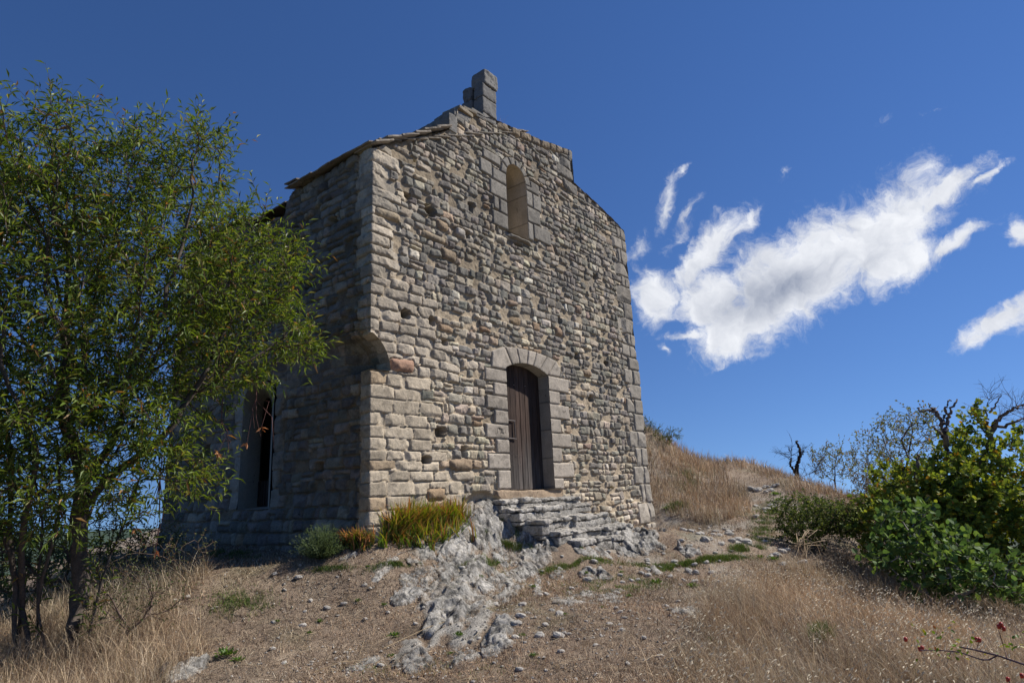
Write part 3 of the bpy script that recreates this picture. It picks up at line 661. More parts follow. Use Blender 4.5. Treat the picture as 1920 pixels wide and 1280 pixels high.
# ---- strips: reveals, wall tops
def strip(name, pts, y0, y1, col, parent, joints=0, amp=.006, flip=False, res=.02, splay=None, mat=None, off=0.0, seed=5):
    pts = np.asarray(pts, float); seg = np.r_[0, np.cumsum(np.hypot(*np.diff(pts, axis=0).T))]; n_ = max(2, int(seg[-1] / res)); t = np.linspace(0, seg[-1], n_)
    x = np.interp(t, seg, pts[:, 0]); z = np.interp(t, seg, pts[:, 1]); m_ = max(2, int(abs(y1 - y0) / res)); y = np.linspace(y0, y1, m_)
    T, Y = np.meshgrid(t, y, indexing='ij'); X = np.repeat(x[:, None], m_, 1); Zs = np.repeat(z[:, None], m_, 1)
    dx_ = np.gradient(x); dz_ = np.gradient(z); l = np.hypot(dx_, dz_) + 1e-9; nx = (-dz_ / l)[:, None]; nz = (dx_ / l)[:, None]
    d = amp * fb2(T * 9, Y * 9, seed, 4) + off; c = np.asarray(col)[None, None] * (1 + .2 * fb2(T * 4, Y * 4, seed + 1, 4))[..., None]
    if joints:
        k = np.floor(T / joints); c = c * (1 + .25 * (_h(k, np.floor(Y / .23 + k * .5), k * 0, seed) - .5))[..., None]
        jm = (np.abs(T / joints - np.round(T / joints)) * joints < .006); d = d - jm * .008; c = np.where(jm[..., None], c * .5, c)
    X = X + nx * d; Zs = Zs + nz * d
    if splay: X, Zs = splay(X, Zs, Y)
    Fq = grid_faces(n_, m_)
    if flip: Fq = Fq[:, ::-1]
    return obj(name, mk_mesh(name, np.stack([X, Y, Zs], -1).reshape(-1, 3), Fq, c.reshape(-1, 3), True), mat or MS, parent)
DY = .205
xs = np.linspace(DL, DR, 40)
strip('door_reveal', [(DL, .11)] + [(x, float(arch(x))) for x in xs] + [(DR, .11)], -.030, DY, (.30, .275, .235), chapel, .252, .004)
strip('threshold', [(DR, .118), (DL, .118)], -.04, DY + .02, (.34, .26, .17), chapel, 0, .004)
tt = np.linspace(math.pi, 0, 30)
strip('window_reveal', [(WL, WB)] + [(wcx + wr * math.cos(a), WS + wr * math.sin(a)) for a in tt] + [(WR, WB)], -.030, .62, (.47, .40, .30), chapel, .29, .004)
strip('window_sill', [(WR, WB + .003), (WL, WB + .003)], -.05, .62, (.36, .31, .24), chapel, 0, .006)
mb = MB(); mb.add([(WL - .1, .6, WB - .1), (WR + .1, .6, WB - .1), (WR + .1, .6, WT + .1), (WL - .1, .6, WT + .1)], [[0, 1, 2, 3]], (.03, .03, .03)); obj('window_back', mb.mesh('window_back'), MDARK, chapel)  # near-black panel in place of the unlit room behind
xt = np.arange(0, 7.56, .04); xt = np.unique(np.r_[xt, 1.6, 1.601, 1.78, 1.8, 2.1, 2.12, 2.91, 5.47, 5.471])
topl = [(x, float(topz(x) + .022 * fb2(np.array([x * 7]), np.array([0.]), 71, 3)[0]) - .004) for x in xt] + [(7.60, 6.12), (7.60, 3.0), (7.66, 2.85), (7.66, -1.2)]
strip('wall_top', topl, -.03, .55, (.20, .175, .14), chapel, .33, .022, res=.03)
# right end, rear walls and roof (seen only from aside)
mb = MB(); 
for (a, b, c_, d_) in [((7.62, .5, -1.2), (7.62, 6, -1.2), (7.62, 6, 5.9), (7.62, .5, 5.9)), ((0.0, 6, -1.2), (7.6, 6, -1.2), (7.6, 6, 5.1), (.0, 6, 5.1)), ((3.9, 6, 5.1), (7.6, 6, 5.1), (7.6, 6, 5.9), (3.9, 6, 6.5)), ((.0, 6, 5.1), (3.9, 6, 5.1), (3.9, 6, 6.5), (.0, 6, 5.1))]:
    mb.add([a, b, c_, d_], [[0, 1, 2, 3]], (.2, .19, .17))
obj('rear_wall', mb.mesh('rear_wall'), MS, chapel)
# roof: thin stone slabs
mb = MB(); r2 = np.random.default_rng(21)
def slab(mb, cx, cy, cz, w, l, th, tilt, yaw, seed, col=(.27, .235, .19)):
    """irregular flat slab, sloping up to +x by tilt"""
    n_ = 9; a = np.linspace(-1, 1, n_); A, B = np.meshgrid(a, a, indexing='ij')
    rad = 1 + .12 * fb2(A * 1.6 + seed, B * 1.6, seed, 2)
    X = A * w / 2 * rad; Y = B * l / 2 * rad; zt = th / 2 + .008 * fb2(A * 3 + seed, B * 3, seed + 2, 3); zb = -th / 2 + .006 * fb2(A * 3, B * 3 + seed, seed + 4, 3)
    edge = np.maximum(abs(A), abs(B)) > .99; zt = np.where(edge, th * .25, zt); zb = np.where(edge, -th * .3, zb)
    P = []
    for zz in (zt, zb):
        x = X * math.cos(yaw) - Y * math.sin(yaw); y = X * math.sin(yaw) + Y * math.cos(yaw)
        P.append(np.stack([cx + x * math.cos(tilt) - zz * math.sin(tilt), cy + y, cz + x * math.sin(tilt) + zz * math.cos(tilt)], -1).reshape(-1, 3))
    cc = np.array(col) * r2.uniform(.8, 1.2)
    Ft = grid_faces(n_, n_); V = np.concatenate(P); cv = cc[None] * (1 + .25 * fb3(V * 8, seed, 3))[:, None]
    idx = np.arange(n_ * n_).reshape(n_, n_); rim = np.r_[idx[0, :-1], idx[:-1, -1], idx[-1, :0:-1], idx[:0:-1, 0]]; nx = np.roll(rim, -1)
    Fs = np.stack([rim, nx, nx + n_ * n_, rim + n_ * n_], 1)
    mb.add(V, np.concatenate([Ft, Ft[:, ::-1] + n_ * n_, Fs[:, ::-1]]), cv)
y = -.02
k = 0
while y < 5.8:
    l = r2.uniform(.28, .5); ruined = 2.05 < y < 3.4
    for row in range(14):
        x = .08 + row * .28
        if ruined and row == 0: continue
        if x > 3.9: break
        slab(mb, x + r2.uniform(-.06, .03), y + l / 2, 5.15 + (x - .1) * .52 + .02 + r2.uniform(0, .02) - (.12 if ruined else 0), r2.uniform(.4, .5), l * 1.04, r2.uniform(.022, .036), math.atan(.52) - .12, r2.uniform(-.08, .08), 100 + k); k += 1
    y += l
for i, x in enumerate(np.arange(.1, 1.62, .26)):      # slabs over the facade edge
    slab(mb, x + r2.uniform(-.03, .03), .12, 5.07 + x * .655 + .05, .40, .50, .045, math.atan(.655) - .10, r2.uniform(-.06, .06), 300 + i)
    slab(mb, x + .1, .18, 5.07 + x * .655 + .115, .36, .46, .035, math.atan(.655) - .16, r2.uniform(-.1, .1), 330 + i)
slab(mb, .0, 1.86, 5.19, .42, .30, .03, .3, .1, 390)
for y in np.arange(.3, 6, .4):                          # other pitch
    for row in range(10): slab(mb, 7.6 - row * .4, y, 5.9 + row * .4 * .18, .5, .44, .04, -math.atan(.18), 0, int(400 + y * 10 + row))
obj('roof', mb.mesh('roof', False), MS, chapel)
# gable blocks: kneeler and loose slabs
mb = MB()
rough_block(mb, 1.26, 1.62, -.02, .02, 6.0, 6.01, 1, (.2, .2, .2))
mb = MB()
rough_block(mb, 1.60, 1.80, -.03, .95, 6.10, 6.44, 31, (.215, .205, .185), .02)
rough_block(mb, 1.74, 2.12, -.02, .5, 6.45, 6.60, 32, (.21, .20, .18), .02)
rough_block(mb, 1.80, 2.2, -.06, .35, 6.61, 6.68, 33, (.30, .25, .18), .015, rot=.1)
rough_block(mb, 2.0, 2.32, -.05, .3, 6.70, 6.77, 34, (.27, .23, .17), .015, rot=-.15)
rough_block(mb, 2.2, 2.55, -.02, .4, 6.72, 6.84, 35, (.2, .19, .17), .015)
rough_block(mb, 2.5, 2.88, -.02, .4, 6.76, 6.90, 36, (.2, .19, .17), .015)
obj('gable_coping', mb.mesh('gable_coping', True), MS, chapel)
mb = MB()
def tap(P, hs):
    t = np.clip((P[:, 2] / hs[2] + 1) / 2, 0, 1); w = 1 - t
    P = P.copy(); left = P[:, 0] < 0; P[:, 0] = P[:, 0] * np.where(left, .42 + .62 * (t ** 1.8), 1); return P
pc = (.175, .17, .16)
rough_block(mb, 2.50, 2.90, -.03, .22, 6.90, 7.235, 41, pc, .018, .022, taper=None)
rough_block(mb, 2.51, 2.91, -.03, .20, 7.245, 7.515, 42, pc, .018, .022)
rough_block(mb, 2.55, 2.95, -.05, .30, 7.525, 7.84, 43, (.2, .195, .18), .028, .022, rnd=.03)
rough_block(mb, 2.48, 2.86, .23, .50, 6.88, 7.28, 44, (.17, .165, .155), .025, .03, rnd=.03)
rough_block(mb, 2.52, 2.84, .28, .52, 7.29, 7.62, 45, (.16, .155, .145), .03, .03, rnd=.07)
obj('bell_gable_stump', mb.mesh('bell_gable_stump', True), MS, chapel)
# door
mb = MB(); r2 = np.random.default_rng(5); x = DL + .002; zb = .125
while x < DR - .03:
    w = r2.uniform(.085, .15); x1 = min(x + w, DR - .003); y = DY - .012 + r2.uniform(0, .008)
    if DR - x1 < .05: x1 = DR - .003
    n_ = 28; zz = np.linspace(0, 1, n_); xa = np.array([x + .002, x + .006, x1 - .006, x1 - .002]); ya = np.array([y + .012, y, y, y + .012])
    tops = arch(np.clip(xa, DL, DR)) + .03; V = []
    for i in range(4): V.append(np.stack([np.full(n_, xa[i]), ya[i] + .002 * fb2(zz * 6, zz * 0 + x * 9, 3, 2), zb + (tops[i] - zb) * zz], 1))
    V = np.concatenate(V); F4 = grid_faces(4, n_)
    tn = r2.uniform(.65, 1.35); wz = V[:, 2]; gy = sstep(1.15, .25, wz + .25 * fb2(V[:, 0] * 7, wz * 1.5, 8, 3))[:, None]
    c = np.array([.062, .040, .030]) * (1 - gy) + np.array([.088, .078, .070]) * gy; mb.add(V, F4, c * tn); x = x1
mb.add([(DL, DY + .02, .1), (DR, DY + .02, .1), (DR, DY + .02, 2.35), (DL, DY + .02, 2.35)], [[0, 1, 2, 3]], (.01, .008, .006))
door = obj('door', mb.mesh('door'), MWOOD, chapel); door['label'] = 'weathered brown plank door greying towards its foot'
mb = MB(); dxs = [(3.03, 1.28, 3.27, 1.28), (3.04, .98, 3.29, .97), (3.05, 1.28, 3.055, .97), (3.25, 1.28, 3.26, .97)]
for (a, b, c_, d_) in dxs: tube(mb, [(a, DY - .03, b), ((a + c_) / 2, DY - .034, (b + d_) / 2), (c_, DY - .03, d_)], .011, 5, (.12, .1, .09))
obj('latch_frame', mb.mesh('latch_frame', True), MIRON, door)
MNAIL = plain('nail_metal', (.45, .43, .42), .5, .6)
for (a, b) in [(3.05, .72), (3.16, .71), (3.3, .70), (3.42, .70), (3.14, .55), (3.38, .54), (3.62, 1.93), (3.1, 1.9), (3.3, 1.92)]:
    mb = MB(); tube(mb, [(a, DY - .02, b), (a, DY - .028, b)], [.008, .005], 6, (.5, .5, .5)); obj('nail_head', mb.mesh('nail_head'), MNAIL, door)
# steps
mb = MB(); r2 = np.random.default_rng(8)
for (x0, x1, y0, y1, z0, z1) in [(2.38, 4.40, -.30, .02, -.32, -.01), (2.30, 4.35, -.62, -.2, -.42, -.14), (2.40, 4.45, -.90, -.5, -.62, -.31), (2.55, 4.62, -1.16, -.8, -.95, -.50), (2.75, 4.7, -1.34, -1.05, -1.1, -.64)]:
    x = x0
    while x < x1:
        w = r2.uniform(.25, .75); xe = min(x + w, x1); d = r2.uniform(-.07, .06); h = r2.uniform(-.035, .006)
        zm = z1 - .09 * r2.uniform(.7, 1.2)
        cc = np.array([.47, .44, .385]) * r2.uniform(.8, 1.15)
        rough_block(mb, x, xe - .01, y0 + d, y1, zm, z1 + h, int(x * 100 + y0 * 1000) & 999, cc, .045, .022, rnd=.025)
        za_ = zm
        while za_ > z0 + .04:
            zb_ = max(z0, za_ - r2.uniform(.08, .15)); o_ = r2.uniform(-.005, .035)
            rough_block(mb, x + r2.uniform(-.06, .0), xe + r2.uniform(-.03, .03), y0 + d + o_, y1, zb_, za_ - .003, int(x * 50 + za_ * 777) & 999, cc * r2.uniform(.75, 1.05), .03, .03, rnd=.02); za_ = zb_
        x = xe
st_ = obj('entrance_steps', mb.mesh('entrance_steps', True), MROCK, chapel)
# side window: splayed tall recess with a boarded slot
sw = MB()
def quad_strip(P, Q, col, n_=14):
    P = np.array(P, float); Q = np.array(Q, float); a = np.linspace(0, 1, n_)[:, None, None]; V = (P[None] * (1 - a) + Q[None] * a); m_ = len(P)
    V = V.reshape(-1, 3); c = np.array(col)[None] * (1 + .25 * fb3(V * 7, 4, 4))[:, None]; sw.add(V, grid_faces(n_, m_), c)
yo0, yo1, yi0, yi1 = 2.42, 3.36, 2.75, 3.55
outl = [(.04, yo0, 0.0), (.04, yo0, 1.72)] + [(.04, 2.89 - .47 * math.cos(t), 1.72 + .31 * math.sin(t)) for t in np.linspace(.2, math.pi - .2, 9)] + [(.04, yo1, 1.72), (.04, yo1, 0.0), (.04, yo0, 0.0)]
innl = [(.50, 3.26, 0.04), (.50, 3.26, 1.66)] + [(.50, 3.41 - .15 * math.cos(t), 1.66 + .2 * math.sin(t)) for t in np.linspace(.2, math.pi - .2, 9)] + [(.50, 3.56, 1.66), (.50, 3.56, 0.04), (.50, 3.26, 0.04)]
quad_strip(outl, innl, (.36, .335, .28))
sideW = obj('side_window', sw.mesh('side_window', True), MS, chapel)
mb = MB(); mb.add([(.72, 2.9, -.1), (.72, 3.9, -.1), (.72, 3.9, 2.1), (.72, 2.9, 2.1)], [[0, 1, 2, 3]], (.02, .02, .02)); obj('dark_backing', mb.mesh('dark_backing'), MDARK, sideW)  # dark sheet behind the slot, its unlit depth put into the colour
mb = MB()
for i in range(5): rough_block(mb, .47, .50, 3.13 + i * .085, 3.13 + i * .085 + .068, .045, .46, 60 + i, (.06, .05, .045), .002, .05, rnd=.004)
obj('wooden_grille', mb.mesh('wooden_grille'), MWOOD, sideW)

# ============================================================ plants: helpers
def leaves(mb, P, D, L, W, col, rng, droop=.0, fold=.25, nrm=None):
    """one folded lance-shaped leaf per row: base P, direction D, length L, width W"""
    n_ = len(P); D = D / (np.linalg.norm(D, axis=1)[:, None] + 1e-9)
    rv = rng.normal(0, 1, (n_, 3)) if nrm is None else nrm + rng.normal(0, .45, (n_, 3))
    Sd = np.cross(D, rv); Sd /= np.linalg.norm(Sd, axis=1)[:, None] + 1e-9; Nn = np.cross(Sd, D)
    L = np.broadcast_to(L, (n_,))[:, None]; W = np.broadcast_to(W, (n_,))[:, None]
    b = P; m1 = P + D * L * .42; tip = P + D * L; tip[:, 2] -= (L * droop)[:, 0]
    l = m1 + Sd * W / 2 + Nn * W * fold; r = m1 - Sd * W / 2 + Nn * W * fold
    V = np.stack([b, l, tip, r], 1).reshape(-1, 3); i = np.arange(n_)[:, None] * 4
    F = np.concatenate([i + [0, 1, 2], i + [0, 2, 3]]); mb.add(V, F, np.repeat(col, 4, 0))
def broad(mb, P, D, L, col, rng, aspect=.85):
    """broad leaf: 6-sided, slightly cupped"""
    n_ = len(P); D = D / (np.linalg.norm(D, axis=1)[:, None] + 1e-9)
    rv = rng.normal(0, .6, (n_, 3)) + np.array([0, 0, 1.]); Sd = np.cross(D, rv); Sd /= np.linalg.norm(Sd, axis=1)[:, None] + 1e-9; Nn = np.cross(Sd, D)
    L = np.broadcast_to(L, (n_,))[:, None]; W = L * aspect
    V = np.stack([P, P + D * L * .3 + Sd * W * .5 + Nn * W * .1, P + D * L * .72 + Sd * W * .38 + Nn * W * .08, P + D * L, P + D * L * .72 - Sd * W * .38 + Nn * W * .08, P + D * L * .3 - Sd * W * .5 + Nn * W * .1], 1).reshape(-1, 3)
    i = np.arange(n_)[:, None] * 6; F = np.concatenate([i + [0, 1, 2, 3], i + [0, 3, 4, 5]]); mb.add(V, F, np.repeat(col, 6, 0))
def colonize(A, seeds, step, infl, kill, iters, rng, bias=(0, 0, 0)):
    """grow branches towards the points A; seeds = list of (pos, parent)"""
    Np = [np.array(s[0], float) for s in seeds]; par = [s[1] for s in seeds]
    A = A.copy(); nd = np.full(len(A), 1e9); ni = np.zeros(len(A), int)
    def upd(i0):
        nonlocal nd, ni
        for i in range(i0, len(Np)):
            d = np.linalg.norm(A - Np[i], axis=1); m_ = d < nd; nd[m_] = d[m_]; ni[m_] = i
    upd(0); bias = np.array(bias, float)
    for it in range(iters):
        alive = nd > kill; A = A[alive]; nd = nd[alive]; ni = ni[alive]
        if not len(A): break
        a = nd < infl
        if not a.any(): 
            j = int(np.argmin(nd)); a = np.zeros(len(A), bool); a[j] = True
        start = len(Np); u, inv = np.unique(ni[a], return_inverse=True); acc = np.zeros((len(u), 3)); v = A[a] - np.array(Np)[ni[a]]; v /= np.linalg.norm(v, axis=1)[:, None] + 1e-9
        np.add.at(acc, inv, v)
        for k_, q in enumerate(u):
            d = acc[k_]; d = d / (np.linalg.norm(d) + 1e-9) + bias + rng.normal(0, .12, 3); d /= np.linalg.norm(d); Np.append(Np[q] + d * step); par.append(int(q))
        upd(start)
    return np.array(Np), np.array(par)
def tree_mesh(mb, Np, par, rtip, expo, k, col, rmax=None):
    n_ = len(Np); acc = np.zeros(n_); kids = np.zeros(n_, int)
    for i in range(n_ - 1, -1, -1):
        if acc[i] == 0: acc[i] = rtip ** expo
        if par[i] >= 0: acc[par[i]] += acc[i]; kids[par[i]] += 1
    r = acc ** (1 / expo)
    if rmax: r = np.minimum(r, rmax)
    d = np.zeros((n_, 3)); m_ = par >= 0; d[m_] = Np[m_] - Np[par[m_]]
    for i in np.where(~m_)[0]:
        c = np.where(par == i)[0]; d[i] = Np[c[0]] - Np[i] if len(c) else (0, 0, 1)
    d /= np.linalg.norm(d, axis=1)[:, None] + 1e-9
    upv = np.where(np.abs(d[:, 2:3]) < .95, np.array([[0, 0, 1.]]), np.array([[1., 0, 0]]))
    a = np.cross(d, upv); a /= np.linalg.norm(a, axis=1)[:, None] + 1e-9; b = np.cross(d, a); t = np.arange(k) / k * 2 * np.pi
    rr = np.repeat(r[:, None], k, 1) * (1 + .12 * np.sin(t * 2 + Np[:, 2:3] * 9)); V = Np[:, None] + rr[..., None] * (np.cos(t)[None, :, None] * a[:, None] + np.sin(t)[None, :, None] * b[:, None])
    idx = np.arange(n_ * k).reshape(n_, k)
    # the parent ring may be much thicker: start the segment from a ring of the child's radius
    ch = np.where(m_)[0]; pp = par[ch]; first = np.zeros(len(ch), bool)
    big = {}
    for j, c_ in enumerate(ch):
        q = par[c_]
        if q not in big or acc[c_] > acc[ch[big[q]]]: big[q] = j
    main = np.zeros(len(ch), bool); main[list(big.values())] = True
    F = []; nx = np.roll(idx, -1, 1)
    c_ = ch[main]; q = pp[main]; F.append(np.stack([idx[q], nx[q], nx[c_], idx[c_]], -1).reshape(-1, 4))
    c_ = ch[~main]; q = pp[~main]; extra = Np[q][:, None] + (r[c_] * 1.25)[:, None, None] * (np.cos(t)[None, :, None] * a[c_][:, None] + np.sin(t)[None, :, None] * b[c_][:, None])
    e0 = n_ * k + np.arange(len(c_) * k).reshape(len(c_), k); en = np.roll(e0, -1, 1)
    F.append(np.stack([e0, en, nx[c_], idx[c_]], -1).reshape(-1, 4)); V = np.concatenate([V.reshape(-1, 3), extra.reshape(-1, 3)])
    cc = np.array(col)[None] * (1 + .3 * fb3(V * 6, 3, 3))[:, None]
    mb.add(V, np.concatenate(F), cc); return r, kids
def fill(ells, n_, rng, shell=.0):
    """points inside a union of ellipsoids (centre, radii xyz in camera-free world axes)"""
    vol = np.array([e[1][0] * e[1][1] * e[1][2] for e in ells]); w = vol / vol.sum(); P = []
    for e, k in zip(ells, rng.multinomial(n_, w)):
        v = rng.normal(0, 1, (k, 3)); v /= np.linalg.norm(v, axis=1)[:, None]; rad = rng.uniform(shell, 1, k) ** (1 / 2.4); P.append(np.array(e[0]) + v * rad[:, None] * np.array(e[1]))
    return np.concatenate(P)
def twig_leaves(wood, crown, Np, par, r, kids, rmaxtwig, per, tl, nl, L, W, pal, rng, up=.35, rad=.0022, wcol=(.09, .065, .05), droop=.1, outward=None, broadleaf=False, dens=None):
    c = np.where((r < rmaxtwig) & (par >= 0))[0]; cen = Np.mean(0); sel = np.repeat(c, per)
    if dens is not None: sel = sel[rng.random(len(sel)) < dens(Np[sel])]
    n_ = len(sel); base = Np[sel]; bd = Np[sel] - Np[par[sel]]; bd /= np.linalg.norm(bd, axis=1)[:, None] + 1e-9
    d = bd * .9 + rng.normal(0, .55, (n_, 3)) + np.array([0, 0, up]); d /= np.linalg.norm(d, axis=1)[:, None]
    ln = tl * rng.uniform(.55, 1.25, n_); bend = rng.normal(0, .25, (n_, 3)) + np.array([0, 0, .15])
    ts = np.linspace(0, 1, 4); pts = [base + d * (ln * t)[:, None] + bend * (ln * t * t * .5)[:, None] for t in ts]
    a = np.cross(d, rng.normal(0, 1, (n_, 3))); a /= np.linalg.norm(a, axis=1)[:, None]; b = np.cross(d, a); V = []
    for i, p in enumerate(pts):
        rr = rad * (1 - .75 * ts[i])
        for q in range(3): V.append(p + rr * (math.cos(q * 2.094) * a + math.sin(q * 2.094) * b))
    V = np.stack(V, 1); off_ = np.arange(n_)[:, None] * 12; Fl = []
    for i in range(3):
        for q in range(3): Fl.append(off_ + [i * 3 + q, i * 3 + (q + 1) % 3, i * 3 + 3 + (q + 1) % 3, i * 3 + 3 + q])
    wood.add(V.reshape(-1, 3), np.concatenate(Fl), wcol)
    for j in range(nl):
        t = (j + .6 + rng.uniform(-.3, .3, n_)) / nl; t = np.clip(t, 0.03, 1)[:, None]
        p = base + d * ln[:, None] * t + bend * ln[:, None] * t * t * .5; side = a * math.cos(j * 2.4) + b * math.sin(j * 2.4)
        tdir = d + bend * t; ld = tdir * .75 + side * .8 + rng.normal(0, .25, (n_, 3)); ld[:, 2] -= .1
        ci = rng.choice(len(pal), n_, p=[q[1] for q in pal]); col = np.array([q[0] for q in pal])[ci] * rng.uniform(.7, 1.3, (n_, 1))
        if broadleaf: broad(crown, p, ld, L * rng.uniform(.6, 1.2, n_), col, rng)
        else: leaves(crown, p, ld, L * rng.uniform(.6, 1.2, n_), W * rng.uniform(.8, 1.2, n_), col, rng, droop=droop, nrm=np.tile([[0, 0, 1.]], (n_, 1)))
def local(mb, o):
    """express the mesh relative to its thing's origin"""
    l = np.array(o.location); mb.V = [v - l for v in mb.V]
def ell(px, py, dist, rx, ry, rd, th=0):
    c = at(px, py, dist); return (c, (rx / FPX * dist, rd, ry / FPX * dist))
def fill_cam(ells, n_, rng):
    """ellipsoids whose axes follow the viewing side of the tree: width, depth, height"""
    vol = np.array([e[1][0] * e[1][1] * e[1][2] for e in ells]); w = vol / vol.sum(); P = []
    Rh = np.array([RV[0], RV[1], 0]); Rh /= np.linalg.norm(Rh); Fh = np.array([FV[0], FV[1], 0]); Fh /= np.linalg.norm(Fh)
    for e, k in zip(ells, rng.multinomial(n_, w)):
        v = rng.normal(0, 1, (k, 3)); v /= np.linalg.norm(v, axis=1)[:, None]; v *= (rng.uniform(0, 1, k) ** (1 / 2.6))[:, None]
        P.append(e[0] + v[:, :1] * e[1][0] * Rh + v[:, 1:2] * e[1][1] * Fh + v[:, 2:] * np.array([0, 0, e[1][2]]))
    return np.concatenate(P)

# ============================================================ almond tree on the left
def almond():
    rg = np.random.default_rng(7); base = gp(133, 1238); D0 = np.linalg.norm(base - CAMP)
    root = empty('almond_tree', tuple(base), 'tall almond tree with long narrow leaves in front of the chapel side wall', 'tree')
    E = [ell(150, 620, 7.8, 190, 230, 1.5), ell(330, 560, 7.8, 170, 210, 1.3), ell(460, 640, 7.5, 120, 90, 1.0), ell(480, 500, 7.6, 80, 120, .9), ell(120, 380, 8.1, 160, 130, 1.2), ell(340, 350, 8.0, 105, 100, .9),
         ell(-60, 650, 7.7, 150, 330, 1.5), ell(150, 830, 7.4, 190, 120, 1.2), ell(330, 800, 7.4, 80, 130, .8), ell(60, 960, 7.3, 140, 60, .9), ell(-20, 900, 7.0, 120, 120, .9), ell(60, 800, 6.9, 120, 120, .6), ell(40, 420, 8.3, 90, 120, .9), ell(20, 230, 8.4, 40, 60, .4), ell(330, 930, 7.3, 40, 60, .4),
         ell(130, 235, 8.2, 28, 70, .3), ell(330, 270, 8.1, 22, 50, .3), ell(70, 240, 8.2, 22, 70, .3), ell(20, 330, 8.2, 60, 80, .5), ell(560, 630, 7.4, 55, 28, .5), ell(540, 470, 7.5, 30, 60, .4), ell(235, 320, 8.1, 35, 60, .4)]
    A = fill_cam(E, 3900, rg); A = A[fb3(A * .9 + 3, 77, 3) + .25 > rg.uniform(-.25, .35, len(A))]
    px, py, _ = proj(A); keep = ~((px > 505) & (py > 690)) & (A[:, 0] < -.25)
    A = A[keep]
    # stems rise from the base before the crown starts
    seeds = []; 
    def stem(path):
        p0 = -1
        for p in path: seeds.append((p, p0)); p0 = len(seeds) - 1
    def pth(b, tx, ty, dist, n_=8, sway=.08):
        t = at(tx, ty, dist); r_ = []
        for i in range(n_): f = i / (n_ - 1); r_.append(b * (1 - f) + t * f + np.array([math.sin(f * 5 + tx) * sway, math.cos(f * 4 + ty) * sway, 0]) * f * (1 - f) * 3)
        return r_
    stem(pth(base - [0, 0, .15], 150, 960, 7.6)); nb = len(seeds) - 1
    for (tx, ty, dd) in ((230, 760, 7.5), (120, 700, 7.9), (330, 790, 7.4)):
        q = pth(seeds[nb][0], tx, ty, dd, 6); p0 = nb
        for p in q[1:]: seeds.append((p, p0)); p0 = len(seeds) - 1
    for (bx, by, tx, ty, dd) in ((95, 1225, 60, 880, 7.8), (40, 1230, -20, 900, 7.5), (60, 1232, 15, 820, 8.1), (108, 1215, 190, 900, 8.1), (10, 1235, -90, 860, 7.7), (75, 1215, 110, 880, 7.2), (25, 1225, 70, 860, 7.1), (150, 1225, 260, 900, 7.4)):
        b = gp(bx, by); stem(pth(b - [0, 0, .1], tx, ty, dd))
    Np, par = colonize(A, seeds, .12, .75, .17, 80, rg, (0, 0, .10))
    wood = MB(); crown = MB(); r, kids = tree_mesh(wood, Np, par, .0048, 2.2, 6, (.105, .085, .07), .10)
    pal = [((.12, .18, .028), .38), ((.18, .235, .045), .30), ((.075, .12, .022), .20), ((.25, .25, .06), .07), ((.27, .16, .05), .04), ((.06, .11, .03), .01)]
    twig_leaves(wood, crown, Np, par, r, kids, .013, 3, .34, 9, .102, .021, pal, rg, up=.25, rad=.0028, wcol=(.10, .055, .04), droop=.18)
    # bare twigs with withered leaves that hang in front of the wall
    for (tx, ty, L_, nn) in ((480, 810, .55, 5), (300, 960, .75, 6), (415, 850, .4, 3)):
        b = at(tx, ty - 60, 7.4)
        for i in range(nn):
            e = b + np.array([rg.normal(0, .10), rg.normal(0, .1), -L_ * rg.uniform(.5, 1)]); m_ = (b + e) / 2 + rg.normal(0, .05, 3) + np.array([0, 0, .05]); tube(wood, [b + [0, 0, .25], b, m_, e], [.006, .005, .003, .0015], 4, (.16, .08, .07))
            if i % 3 == 0: P = np.repeat(e[None], 3, 0); leaves(crown, P, rg.normal(0, .5, (3, 3)) - [0, 0, .6], .08, .03, np.tile([[.45, .22, .10]], (3, 1)), rg)
    local(wood, root); local(crown, root)
    obj('trunk', wood.mesh('trunk', True), MBARK, root); obj('crown', crown.mesh('crown'), MLEAF, root)
    print('almond nodes', len(Np), 'leaf verts', crown.n)
almond()

# ============================================================ trees on the right
def gtree(name, label, cat, basepx, dist, E, nA, step, kill, infl, leafkw, seed, wcol, stems, rtip=.004, cut=None, group=None, rmax=.12, zoff=0):
    rg = np.random.default_rng(seed); b = at(basepx[0], basepx[1], dist); b[2] = float(terr(b[0:1], b[1:2])[0]) - .05
    root = empty(name, tuple(b), label, cat, group); A = fill_cam(E, nA, rg); A = A[fb3(A * 1.3 + seed, seed, 3) + .3 > rg.uniform(-.5, .3, len(A))] if nA > 1000 else A
    if cut is not None: A = A[cut(A)]
    seeds = []
    for (tx, ty, dd, n_) in stems:
        t = at(tx, ty, dd); p0 = -1
        for i in range(n_): f = i / (n_ - 1); seeds.append((b * (1 - f) + t * f + rg.normal(0, .04, 3) * (0 < i < n_ - 1) + rg.normal(0, .05, 3) * (i == 0) * [1, 1, 0], p0)); p0 = len(seeds) - 1
    Np, par = colonize(A, seeds, step, infl, kill, 60, rg, (0, 0, .06)); wood = MB(); crown = MB()
    r, kids = tree_mesh(wood, Np, par, rtip, 2.3, 5, wcol, rmax)
    if leafkw: twig_leaves(wood, crown, Np, par, r, kids, rng=rg, **leafkw)
    return root, wood, crown, rg
def finish(root, wood, crown):
    local(wood, root); obj('trunk', wood.mesh('trunk', True), MBARK, root)
    if crown.n: local(crown, root); obj('crown', crown.mesh('crown'), MLEAF2, root)
palm = [((.17, .235, .045), .36), ((.25, .30, .055), .28), ((.11, .16, .035), .24), ((.30, .29, .05), .08), ((.33, .21, .05), .04)]
